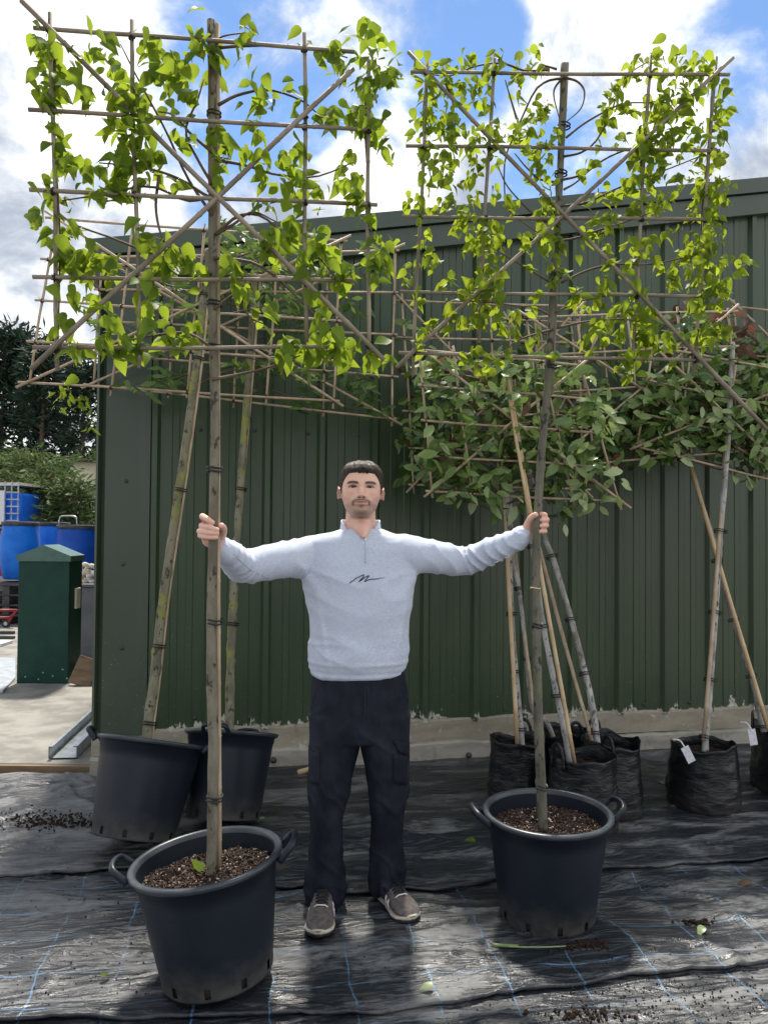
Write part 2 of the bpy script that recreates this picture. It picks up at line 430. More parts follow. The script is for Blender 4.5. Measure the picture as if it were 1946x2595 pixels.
# corner flashing: plain face plus a return to the left
z1 = zr(XL+.2)-.06
m_ = MB(); prof = [(XL, .16), (XL, .03), (XL+.062, -.020), (XL+.066, -.037), (XL+.325, -.037), (XL+.33, -.006)]
V = []
for x, y in prof: V += [(x, y, ZB-.004), (x, y, z1)]
m_.add(V, [(2*i, 2*i+2, 2*i+3, 2*i+1) for i in range(len(prof)-1)])
m_.build('corner_flashing', M['green_trim'], shed)
def band(name, t0, t1, y0, mat):
    m_ = MB(); xs = [XL-.03, XRIDGE, XR+.03]; V = []
    for x in xs:
        for (dz, y) in ((t0, y0), (t1, y0), (t1, .1), (t0, .1)): V.append((x, y, zr(x)-dz))
    Fc = []
    for i in range(2):
        b = i*4
        for q in range(4): Fc.append((b+q, b+(q+1) % 4, b+4+(q+1) % 4, b+4+q))
    Fc += [(0, 3, 2, 1), (8, 9, 10, 11)]
    m_.add(V, Fc); m_.build(name, mat, shed)
band('verge_flashing', -.004, .098, -.088, M['green_trim'])
band('barge_board', .105, .245, -.062, M['green_trim'])
# side walls, roof, back
m_ = MB()
n = 30
for (x, sgn) in ((XL+.02, 1), (XR-.02, -1)):
    m_ = MB()
    V = []
    for i in range(n*4+1):
        y = .10+i*.085; d = (0, .02, .02, 0)[i % 4]*(-sgn)
        V += [(x+d, y, 0), (x+d, y, zr(XL)-.10)]
    m_.add(V, [(2*i, 2*i+2, 2*i+3, 2*i+1) for i in range(n*4)])
    m_.build('side_wall', M['green'], shed)
m_ = MB()
D_ = 10.3
for a, b in ((XL-.02, XRIDGE), (XRIDGE, XR+.02)):
    m_.add([(a, -.02, zr(a)-.012), (b, -.02, zr(b)-.012), (b, D_, zr(b)-.012), (a, D_, zr(a)-.012),
            (a, -.02, zr(a)-.07), (b, -.02, zr(b)-.07), (b, D_, zr(b)-.07), (a, D_, zr(a)-.07)],
           [(0, 1, 2, 3), (7, 6, 5, 4), (0, 4, 5, 1), (1, 5, 6, 2), (2, 6, 7, 3), (3, 7, 4, 0)])
m_.build('roof', M['green_trim'], shed)
m_ = MB().add([(XL, D_-.1, 0), (XR, D_-.1, 0), (XR, D_-.1, zr(XR)-.1), (XRIDGE, D_-.1, zr(XRIDGE)-.1), (XL, D_-.1, zr(XL)-.1)], [(0, 1, 2, 3, 4)])
m_.build('back_wall', M['green'], shed)
# concrete plinth, two courses with rough tops
def plinth(mname, c1, c2):
    m, t, p, o = newmat(mname)
    tc = t.n('ShaderNodeTexCoord').outputs['Object']
    c = t.mix(t.ss(t.noise(t.mapv(tc, (.6, 1, 2)), 4, 7, .65, .4), .36, .64), c1, c2)
    c = t.mix(t.ss(t.noise(tc, 11, 6, .7), .58, .70), c, (.55, .52, .45))
    c = t.mix(t.math('MULTIPLY', t.ss(t.noise(t.mapv(tc, (2, 1, 1)), 5, 5, .6), .60, .72), .6), c, (.13, .11, .085))
    t.nt.links.new(c, p.inputs['Base Color']); p.inputs['Roughness'].default_value = .95
    t.nt.links.new(t.bump(t.noise(tc, 35, 6, .7), .5, .008), p.inputs['Normal'])
    return m
M['plinth_top'] = plinth('plinth_top', (.28, .25, .19), (.38, .34, .265))
M['plinth_low'] = plinth('plinth_low', (.29, .275, .235), (.43, .40, .34))
for nm, za, zb, y0, mt in (('plinth_upper', .13, .272, -.022, M['plinth_top']), ('plinth_lower', -.06, .128, -.062, M['plinth_low'])):
    xs = np.linspace(XL+.01, XR, 420); V = []
    for x in xs:
        zz_ = zb+.008*vnoise(x*6, 0, 0, 31 if za > 0 else 32)+.004*vnoise(x*23, 0, 0, 33); yy = y0+.006*vnoise(x*4, 0, 0, 34)
        V += [(x, yy-.004, za), (x, yy, zz_-.012), (x, yy+.010, zz_), (x, .09, zz_+.001)]
    m_ = MB().add(V, [(4*i+q, 4*i+4+q, 4*i+5+q, 4*i+1+q) for i in range(len(xs)-1) for q in range(3)] + [(3, 2, 1, 0)])
    m_.build(nm, mt, shed, smooth=False)
# bolts seen on flashing, cladding and plinth
bm_ = MB().lathe([(0, -.009), (.006, -.0085), (.0075, -.004), (.013, -.003), (.013, 0)], 10)
bme = bm_.mesh('bolt', smooth=True)
for v_ in bme.vertices: v_.co = (v_.co.x, v_.co.z, v_.co.y)
bl = [(323, 1220, -.038), (315, 1429, -.038), (312, 1640, -.038), (509, 1089, -.001), (646, 1091, -.001), (780, 1099, -.001), (909, 1103, -.001),
      (493, 1820, -.001), (632, 1818, -.001), (1518, 1788, -.001), (1630, 1785, -.001), (1745, 1780, -.001), (1278, 1798, -.001), (1060, 1806, -.001)]
for (x, y, yy) in bl:
    o = link('bolt', bme, M['steel_dark'], shed); q = wl(x, y); o.location = (q.x, yy, q.z)
for (x, y) in [(1180, 1907), (692, 1918)]:
    o = link('bolt', bme, M['galv'], shed); q = wl(x, y); o.location = (q.x, -.066, q.z); o.scale = (1.6, 1.6, 1.6)

# ------------------------------------------------------------------ galvanised channel lying at the corner
ch = MB()
a = gp(122, 1918, .075); b = gp(262, 1780, .10)
dirc = (b-a); dirc.z = 0; dirc.normalize(); L_ = 2.2; sd_ = Vector((dirc.y, -dirc.x, 0))
a = gp(160, 1926, .062)
prof = [(-.085, .012), (-.085, .085), (-.06, .087), (-.06, .082), (-.081, .080), (-.081, .016), (.081, .016), (.081, .080), (.06, .082), (.06, .087), (.085, .085), (.085, .012)]
V = []
for e in (0, L_):
    for (x, z) in prof:
        q = a+dirc*e+sd_*x; V.append((q.x, q.y, .060+z))
N_ = len(prof)
ch.add(V, [(i, (i+1) % N_, N_+(i+1) % N_, N_+i) for i in range(N_)])
tag(ch.build('steel_channel', M['galv']), 'galvanised steel channel lying on the concrete at the shed corner', 'steel channel')

# ------------------------------------------------------------------ yard on the left
M['cab_green'] = simple('cab_green', (.003, .036, .026), (.005, .048, .034), .5, 6, .3)
YC = 7.07; c0 = at(43, 1727, YC); c1 = at(172, 1727, YC)
xa, xb = c0.x, c1.x; zt = at(60, 1408, YC).z; zp = at(114, 1381, YC).z; dC = .30; zb = .065
cab = thing('utility_cabinet', 'tall dark green metal utility cabinet with a pitched lid', 'cabinet', ((xa+xb)/2, YC+dC/2, zb))
MB().box(((xa+xb)/2, YC+dC/2, (zt+zb)/2), (xb-xa, dC, zt-zb-.004)).build('body', M['cab_green'], cab, bevel=.004)
m_ = MB(); xm = (xa+xb)/2; e = .016
V = [(xa-e, YC-e, zt-.05), (xa-e, YC-e, zt), (xm, YC-e, zp), (xb+e, YC-e, zt), (xb+e, YC-e, zt-.05)]
V += [(x, YC+dC+e, z) for x, y, z in V]
m_.add(V, [(0, 4, 3, 2, 1), (5, 6, 7, 8, 9), (0, 1, 6, 5), (1, 2, 7, 6), (2, 3, 8, 7), (3, 4, 9, 8), (4, 0, 5, 9)])
M['cab_lid'] = simple('cab_lid', (.05, .12, .10), (.07, .15, .13), .3, 8)  # cabinet green made paler: sunlight on the lid put into its colour
m_.build('lid', M['cab_lid'], cab)
MB().box((xb+.012, YC+.17, zt-.40), (.02, .10, .19)).build('plate', M['cream'], cab, bevel=.004)
M['paint_chip'] = simple('paint_chip', (.32, .40, .36), rough=.7)
m_ = MB()
for (x, z) in ((.08, .06), (.24, .10), (.33, .07), (.46, .05), (.2, .04), (.42, .13)):
    m_.box((xa+x, YC-.001, zb+z), (.012, .006, .012))
m_.build('paint_chips', M['paint_chip'], cab, kind='stuff')

M['drum_blue'] = simple('drum_blue', (.004, .13, .60), (.008, .18, .70), .5, 4, .3)
M['drum_dark'] = simple('drum_dark', (.003, .055, .36), (.005, .08, .44), .5, 4, .3)
def drum(x0, x1, ytop, ybot, Y, label, mat):
    a = at((x0+x1)/2, ybot, Y); r = (at(x1, ybot, Y).x-at(x0, ybot, Y).x)/2; h = at((x0+x1)/2, ytop, Y).z-a.z
    d = thing('barrel', label, 'barrel', (a.x, Y, a.z), 'blue plastic barrels on the pallet stack')
    pr = [(0, 0), (r*.78, 0), (r*.82, .02), (r*.93, h*.22), (r, h*.5), (r*.97, h*.72), (r*.88, h*.90), (r*.87, h*.93)]
    MB().lathe(pr, 40, (a.x, Y, a.z)).build('body', mat, d, smooth=True)
    MB().lathe([(r*.85, h*.925), (r*.93, h*.93), (r*.94, h*.965), (r*.93, h), (r*.85, h), (0, h*.985)], 40, (a.x, Y, a.z)).build('rim', M['steel_dark'], d, smooth=True)
    return a, r
b1 = drum(3, 98, 1322, 1466, 11.9, 'brighter blue barrel left of the green cabinet', M['drum_blue'])
b2 = drum(92, 176, 1323, 1462, 12.9, 'blue barrel half hidden between two others', M['drum_blue'])
b3 = drum(142, 250, 1330, 1470, 11.6, 'darker blue barrel beside the shed corner', M['drum_dark'])
pal = thing('pallet_stack', 'dark stacked pallets under the blue barrels', 'pallets', (-6.1, 12.1, .065))
ztop = min(b1[0].z, b2[0].z, b3[0].z)-.004
nP = 4; hP = (ztop-.065)/nP
for i in range(nP):
    z0 = .065+i*hP
    for j in range(7): MB().box((-5.95, 11.35+j*.26, z0+hP-.014), (3.2, .16, .024)).build('board', M['steel_dark'], pal)
    for j in range(4): MB().box((-7.3+j*.9, 12.1, z0+(hP-.03)/2), (.1, 1.7, hP-.03)).build('bearer', M['steel_dark'], pal)
# metal carrying handle standing on the middle drum
m_ = MB(); q = [at(150, 1330, 12.2), at(153, 1312, 12.2), at(160, 1308, 12.2), at(188, 1308, 12.2), at(195, 1314, 12.2), at(196, 1330, 12.2)]
m_.tube(curve(q, 20), .012, 8)
tag(m_.build('tube_handle', M['galv'], smooth=True), 'bent grey tube handle showing above the barrels', 'handle')

M['ibc_blue'] = simple('ibc_blue', (.006, .14, .85), (.015, .2, .9), .4, 6)
YI = 14.2; q0, q1 = at(-90, 1332, YI), at(53, 1248, YI)
ibc = thing('caged_tank', 'blue plastic tank in a galvanised tube cage', 'tank', ((q0.x+q1.x)/2, YI+.5, q0.z))
MB().box(((q0.x+q1.x)/2, YI+.52, (q0.z+q1.z)/2), (q1.x-q0.x-.04, .96, q1.z-q0.z)).build('body', M['ibc_blue'], ibc, bevel=.05)
z_t = at(30, 1226, YI).z
for i in range(9):
    x = q1.x-.03-i*(q1.x-q0.x-.05)/8
    MB().tube([(x, YI-.02, q0.z-.1), (x, YI-.02, z_t+.04)], .014, 6).build('upright', M['galv'], ibc)
for i in range(7):
    z = q0.z-.03+i*(z_t-q0.z)/6
    MB().tube([(q0.x, YI-.035, z), (q1.x, YI-.035, z)], .013, 6).build('rail', M['galv'], ibc)
MB().box(((q0.x+q1.x)/2, YI+.5, z_t), (q1.x-q0.x, 1.0, .05)).build('top_bar', M['cream'], ibc)
MB().box((at(4, 1280, YI).x, YI-.08, (q0.z+q1.z)/2+.03), (.2, .03, q1.z-q0.z)).build('label_plate', M['white_card'], ibc)
MB().box(((q0.x+q1.x)/2, YI+.5, (q0.z-.1+.065)/2), (q1.x-q0.x+.1, 1.1, q0.z-.1-.065)).build('stand', M['red_paint'], ibc)

# cream building behind
MB_ = MB(); YB = 19
bx0, bx1 = at(165, 1200, YB).x, at(330, 1200, YB).x
cb = thing('cream_building', 'cream walled low building showing beside the shed corner', 'building', ((bx0+bx1)/2, YB+2, .06))
ztop = at(225, 1172, YB).z
MB().box(((bx0+bx1)/2, YB+2, ztop/2+.03), (bx1-bx0, 4, ztop-.06)).build('wall', M['cream'], cb)
m_ = MB(); m_.add([(bx0-.2, YB-.2, ztop), (bx1+.2, YB-.2, ztop), (bx1+.2, YB+2, ztop+.12), (bx0-.2, YB+2, ztop+.12), (bx0-.2, YB+4.2, ztop), (bx1+.2, YB+4.2, ztop)],
       [(0, 1, 2, 3), (3, 2, 5, 4), (0, 3, 4), (1, 5, 2), (0, 4, 5, 1)]); m_.build('roof', M['steel_dark'], cb)

# conifers and shrubs
def spray_tree(name, label, cat, x, Y, h, rad, mat, group, n=2600, size=.30, bare=.12, trunkr=.14, cone=.8, wid=.10):
    base = Vector((x, Y, .0))
    tr = thing(name, label, cat, base, group)
    MB().tube([base+Vector((.05*math.sin(i), 0, h*.97*i/8)) for i in range(9)], [trunkr*(1-i/8.6) for i in range(9)], 8).build('trunk', M['twig'], tr)
    V = []; Fc = []
    nb = 60; ang = RNG.uniform(0, 6.283, nb); hh = RNG.uniform(bare, 1, nb)**.9; rl = RNG.uniform(.55, 1.15, nb)
    lb = MB()
    for i in range(nb):
        zc = hh[i]*h; rr = rad*(1-hh[i]**1.6*cone)*rl[i]
        tip = base+Vector((math.cos(ang[i])*rr, math.sin(ang[i])*rr, zc+.12*rr)); st = base+Vector((0, 0, zc-.15*rr))
        if i % 2 == 0: lb.tube([st, (st+tip)/2+Vector((0, 0, .05)), tip], [.03, .02, .006], 5)
        for j in range(n//nb):
            f = RNG.uniform(.15, 1.05)**.7; c = st.lerp(tip, f)+Vector(RNG.normal(0, .16*rad, 3))*(.4+.6*f)
            s = size*RNG.uniform(.5, 1.2); d = Vector((math.cos(ang[i])+RNG.normal(0, .6), math.sin(ang[i])+RNG.normal(0, .6), RNG.normal(.2, .5))).normalized()
            u = d.cross(Vector(RNG.normal(0, 1, 3))).normalized()
            b = len(V); V += [c, c+d*s*.45+u*s*wid, c+d*s, c+d*s*.55-u*s*wid]; Fc.append((b, b+1, b+2, b+3))
    lb.build('branches', M['twig'], tr, kind='stuff')
    m_ = MB(); m_.add(V, Fc); m_.build('crown', mat, tr, kind='stuff')
G_ = 'tall dark conifers behind the yard'
for (px, py, Y, rad, lab, n) in [(14, 828, 26, 1.5, 'tall dark conifer at the left edge, behind the blue tank', 3200), (62, 842, 27, 1.35, 'pointed dark conifer second from the left edge', 3000),
                              (115, 872, 25, 1.5, 'dark conifer between the pointed one and the shed', 3000), (168, 900, 27, 1.6, 'lower dark conifer close to the shed corner', 3000),
                              (215, 930, 25, 1.4, 'dark conifer partly hidden behind the shed corner', 2600), (-45, 850, 26, 1.6, 'dark conifer cut off by the left edge', 2200)]:
    q = at(px, py, Y); spray_tree('conifer', lab, 'conifer', q.x, Y, q.z, rad, M['conifer'], G_, int(n*1.05), .40, .30, .16)
G_ = 'pale green shrubs in front of the conifers'
for (px, py, Y, rad, lab) in [(10, 1175, 17, .9, 'grey green shrub behind the caged tank'), (75, 1160, 16.5, .85, 'yellow green shrub above the left barrel'),
                              (130, 1180, 15.5, .9, 'green shrub above the middle barrel'), (185, 1200, 15, .8, 'darker green shrub beside the shed corner'), (212, 1165, 20, .8, 'pale shrub in front of the cream wall')]:
    q = at(px, py, Y); spray_tree('shrub', lab, 'shrub', q.x, Y, q.z, rad, M['shrub'], G_, 4200, .17, .10, .05, .55, .13)

# clutter between cabinet and drums
def gl(x, y, z=.065): return gp(x, y, z)
tr = gl(20, 1590); red = thing('trolley', 'red tube trolley frame with a small black wheel', 'trolley', (tr.x, tr.y, .065))
Yt = tr.y
for (a, b) in (((-60, 1547), (44, 1547)), ((-60, 1566), (30, 1566)), ((30, 1566), (20, 1580)), ((44, 1547), (26, 1568))):
    MB().tube([at(*a, Yt), at(*b, Yt)], .022, 8).build('tube', M['red_paint'], red, smooth=True)
wc = at(17, 1580, Yt); wr = max(.04, wc.z-.066)
m_ = MB(); m_.tube([wc+Vector((0, -.02, 0)), wc+Vector((0, .02, 0))], wr, 18); m_.build('wheel', M['black'], red)
m_ = MB(); m_.tube([wc+Vector((0, -.025, 0)), wc+Vector((0, .025, 0))], wr*.5, 14); m_.build('hub', M['galv'], red)
for i, (y, lab, c, r_) in enumerate([(1606, 'dark steel bar lying farther back, left of the cabinet', 'steel_dark', .02), (1618, 'dark steel bar lying nearer, left of the cabinet', 'steel_dark', .018)]):
    a = gl(-80, y); b = gl(41, y); m_ = MB().box(((a.x+b.x)/2, a.y, .066+r_), (b.x-a.x, .05, 2*r_))
    tag(m_.build('steel_bar', M[c], bevel=.003), lab, 'steel bar')
a = gl(-80, 1640); b = gl(40, 1628)
tag(MB().box(((a.x+b.x)/2, (a.y+b.y)/2, .085), (b.x-a.x, .28, .035)).build('pale_plank', M['white_card'], bevel=.004), 'pale plank lying left of the cabinet', 'plank')
a = gl(-30, 1752); b = gl(38, 1735)
m_ = MB(); z_ = .068
P = [gl(-60, 1757), gl(8, 1757), gl(40, 1722), gl(40, 1672), gl(-60, 1672)]
V = [(q.x, q.y, z_) for q in P]+[(q.x, q.y, z_+.02) for q in P]
m_.add(V, [(4, 3, 2, 1, 0), (5, 6, 7, 8, 9)]+[(i, (i+1) % 5, 5+(i+1) % 5, 5+i) for i in range(5)])
tag(m_.build('metal_sheet', M['galv']), 'pale grey metal sheet lying flat at the left edge', 'metal sheet')
Yb = 8.3
q0 = at(203, 1483, Yb); q1 = at(262, 1483, Yb); q2 = at(230, 1580, Yb)
bn = thing('grey_bin', 'grey storage bin between the cabinet and the shed', 'bin', ((q0.x+q1.x)/2, Yb+.3, .065))
M['bin_grey'] = simple('bin_grey', (.09, .095, .11), (.13, .135, .15), .5, 5)
MB().box(((q0.x+q1.x)/2, Yb+.3, (q0.z+.065)/2), (q1.x-q0.x, .6, q0.z-.065-.03)).build('body', M['bin_grey'], bn, bevel=.02)
MB().box(((q0.x+q1.x)/2, Yb+.3, q0.z-.002), (q1.x-q0.x+.04, .64, .03)).build('rim', M['bin_grey'], bn, bevel=.006)
M['pipe_tan'] = simple('pipe_tan', (.48, .36, .24), (.6, .48, .34), .5, 9)
for (px, py, rr, mt, lab) in [(221, 1464, .052, 'pipe_tan', 'tan pipe ring on the grey bin'), (216, 1441, .048, 'cream', 'cream pipe ring at the top of the heap'), (232, 1446, .055, 'cream', 'cream pipe ring leaning behind the others'),
                              (236, 1468, .05, 'white_card', 'white pipe ring beside the shed corner')]:
    c = at(px, py, Yb+.2); c.z = max(c.z, q0.z+.075 if py > 1455 else c.z)
    m_ = MB(); m_.tube([c+Vector((rr*math.cos(k*.2618), .01*math.sin(k), rr*math.sin(k*.2618))) for k in range(25)], .024, 8, cap=False)
    tag(m_.build('pipe_ring', M[mt], smooth=True), lab, 'pipe', 'pipe rings heaped on the bin')
for i, (x, y, lab) in enumerate([(216, 1692, 'brown paving slab leaning on the cabinet side'), (206, 1712, 'smaller brown slab low beside the cabinet')]):
    c = gl(x, 1735-14*i)
    tag(MB().box((c.x, c.y, .18-.05*i), (.20, .05, .26-.1*i), Matrix.Rotation(R(18-30*i), 3, 'Y') @ Matrix.Rotation(R(-20), 3, 'X')).build('paving_slab', M['timber'], bevel=.006), lab, 'slab', 'slabs by the cabinet')
for i in range(6):
    c = gl(222, 1600+14*i)
    tag(MB().box((c.x+.1, c.y, .066+.03), (.7, .09, .06), Matrix.Rotation(R(RNG.uniform(-8, 8)), 3, 'Z')).build('scrap_length', M[('steel_dark', 'white_card')[i % 2]], bevel=.004),
        ('topmost dark', 'topmost pale', 'middle dark', 'middle pale', 'nearest dark', 'nearest pale')[i]+' scrap length in the pile between cabinet and shed', 'scrap', 'scrap lengths between cabinet and shed')
# ------------------------------------------------------------------ pots
def potmat():
    m, t, p, o = newmat('pot_plastic')
    tc = t.n('ShaderNodeTexCoord').outputs['Object']
    s = t.n('ShaderNodeSeparateXYZ', {0: tc})
    dirt = t.ss(t.math('ADD', s.outputs[2], t.math('MULTIPLY', t.math('SUBTRACT', t.noise(tc, 6, 5, .6), .5), .22)), .15, -.02)
    dirt = t.math('MULTIPLY', dirt, t.ss(t.noise(tc, 14, 5, .65), .3, .7, .35, 1))
    c = t.mix(t.math('MULTIPLY', dirt, .5), t.mix(t.noise(tc, 9, 4), (.0065, .0105, .018), (.012, .017, .027)), (.165, .145, .12))
    scr = t.ss(t.noise(t.mapv(tc, (1, 1, 7)), 22, 4, .6, .4), .66, .74)
    c = t.mix(t.math('MULTIPLY', scr, .18), c, (.2, .21, .23))
    t.nt.links.new(c, p.inputs['Base Color'])
    t.nt.links.new(t.math('ADD', .42, t.math('MULTIPLY', dirt, .4)), p.inputs['Roughness'])
    p.inputs['Specular IOR Level'].default_value = .38
    t.nt.links.new(t.bump(t.noise(t.mapv(tc, (1, 1, 3)), 60, 3), .12, .003), p.inputs['Normal'])
    return m
M['pot'] = potmat()
M['pot_rim'] = simple('pot_rim', (.030, .038, .048), (.055, .065, .075), .34, 8)  # greyer worn rim, with its sun and sky highlight put into the colour
M['soil'] = simple('soil', (.018, .011, .008), (.045, .028, .02), .95, 40, .2, .8, 90)
def chipmat():
    m, t, p, o = newmat('chips')
    g = t.n('ShaderNodeNewGeometry').outputs['Random Per Island']
    cr = t.n('ShaderNodeValToRGB', {0: g}); e = cr.color_ramp.elements
    cols = [(0, (.012, .007, .005)), (.5, (.032, .017, .012)), (.8, (.065, .034, .023)), (.93, (.14, .08, .055)), (.985, (.5, .42, .32))]
    while len(e) < len(cols): e.new(.5)
    for i, (q, c) in enumerate(cols): e[i].position = q; e[i].color = (*c, 1)
    t.nt.links.new(cr.outputs[0], p.inputs['Base Color']); p.inputs['Roughness'].default_value = .85
    return m
M['chips'] = chipmat()
def make_pot(label, loc, rt, rb, h, rot, hang, seg=120, group='large black plastic plant pots with handles', soil=True):
    p = thing('plant_pot', label, 'plant pot', loc, group, rot=rot)
    slots = [int(seg*(i+.5)/10) for i in range(10)]
    prof = [(rb, 0), (rb+.001, .006), (rb+.002, .012), (rb+.004, .042), (rb+.006, .046)]
    n = 8
    for i in range(1, n+1): prof.append((rb+.006+(rt-rb-.006)*i/n, .046+(h-.05-.046)*i/n))
    prof += [(rt+.003, h-.048), (rt+.006, h-.022), (rt+.018, h-.018), (rt+.024, h-.010), (rt+.024, h-.004), (rt+.019, h+.001), (rt+.008, h+.002), (rt+.001, h-.004), (rt-.002, h-.016)]
    b = len(prof)
    prof += [(rb+(rt-rb)*.72, h*.70), (rb-.006, .09), (rb-.006, .004), (0, .004)]
    sk = lambda i, k: i == 2 and any(k in (s_, s_+1) for s_ in slots)
    e = 5+n+2
    m_ = MB().lathe([(0, .001)]+prof[:e+1], seg, skip=lambda i, k: sk(i-1, k)); m_.lathe(prof[b-1:], seg)
    m_.build('body', M['pot'], p, smooth=True)
    MB().lathe(prof[e:b], seg).build('rim', M['pot_rim'], p, smooth=True)
    for a in (hang, hang+math.pi):
        c_, s_ = math.cos(a), math.sin(a); tx, ty = -s_, c_
        P = []
        for (o_, w_, z_) in ((.018, -.062, h-.030), (.034, -.062, h-.012), (.060, -.056, h+.012), (.070, -.03, h+.020), (.072, 0, h+.022), (.070, .03, h+.020), (.060, .056, h+.012), (.034, .062, h-.012), (.018, .062, h-.030)):
            P.append(Vector(((rt+o_)*c_+tx*w_, (rt+o_)*s_+ty*w_, z_)))
        MB().tube(curve(P, 26), .0095, 8, flat=1.35).build('handle', M['pot'], p, smooth=True)
    if soil:
        m_ = MB(); V = [(0, 0, 0)]; zs = h-.075; rs = rb+(rt-rb)*.8
        rings, sg = 14, 64
        for i in range(1, rings+1):
            for k in range(sg):
                a = 6.2832*k/sg; r_ = rs*i/rings; x, y = r_*math.cos(a), r_*math.sin(a)
                V.append((x, y, 0))
        V = np.array(V); V[:, 2] = zs+.012*fbm(V[:, 0]*9, V[:, 1]*9, 3, 3, 40)+.007*vnoise(V[:, 0]*45, V[:, 1]*45, 0, 41)+.012*(1-(V[:, 0]**2+V[:, 1]**2)/rs**2)
        Fc = [(0, 1+k, 1+(k+1) % sg) for k in range(sg)]
        for i in range(rings-1):
            for k in range(sg): Fc.append((1+i*sg+k, 1+(i+1)*sg+k, 1+(i+1)*sg+(k+1) % sg, 1+i*sg+(k+1) % sg))
        m_.add([tuple(v) for v in V], Fc); m_.build('soil', M['soil'], p, smooth=True)
        m_ = MB()
        for i in range(2600):
            r_ = rs*.98*math.sqrt(RNG.random()); a = RNG.uniform(0, 6.283); x, y = r_*math.cos(a), r_*math.sin(a)
            z = zs+.012*float(fbm(np.array([x*9]), np.array([y*9]), 3, 3, 40)[0])+.012*(1-r_**2/rs**2)+.004
            s_ = RNG.uniform(.5, 1.0); q = Euler(RNG.uniform(0, 6.28, 3)).to_matrix()
            m_.box((x, y, z), (.014*s_, .006*s_, .004*s_) if i % 9 else (.022*s_, .012*s_, .004), q)
        m_.build('bark_chips', M['chips'], p, kind='stuff')
    return p
YL, YR = 2.60, 3.02
def base(xD, Y): return Vector((aD(xD, 1900, Y).x, Y, 0))
POTL = base(478, YL); POTR = base(1181, YR)
tl = R(-7.0)
make_pot('tilted plant pot nearest the viewer, its compost heaped round the front left trunk', (POTL.x, POTL.y-.025, .018+.18*abs(math.sin(tl))), .226, .180, .378, (0, tl, 0), R(4))
make_pot('upright plant pot of brown compost standing right of the man', (POTR.x, POTR.y, .014), .226, .180, .402, (R(1), 0, 0), R(8))
ta = R(6.5)
pa = base(286, 3.57); make_pot('plant pot leaning over at the left, in front of the shed corner', (pa.x, pa.y, .018+.19*math.sin(R(18))), .232, .184, .43, (R(-18), ta, 0), R(2), soil=True)
pb = base(480, 3.82); make_pot('plant pot standing against the plinth, behind the leaning one', (pb.x, pb.y, .020+.18*math.sin(R(17))), .212, .176, .41, (R(-17), R(2.5), 0), R(82), soil=True)

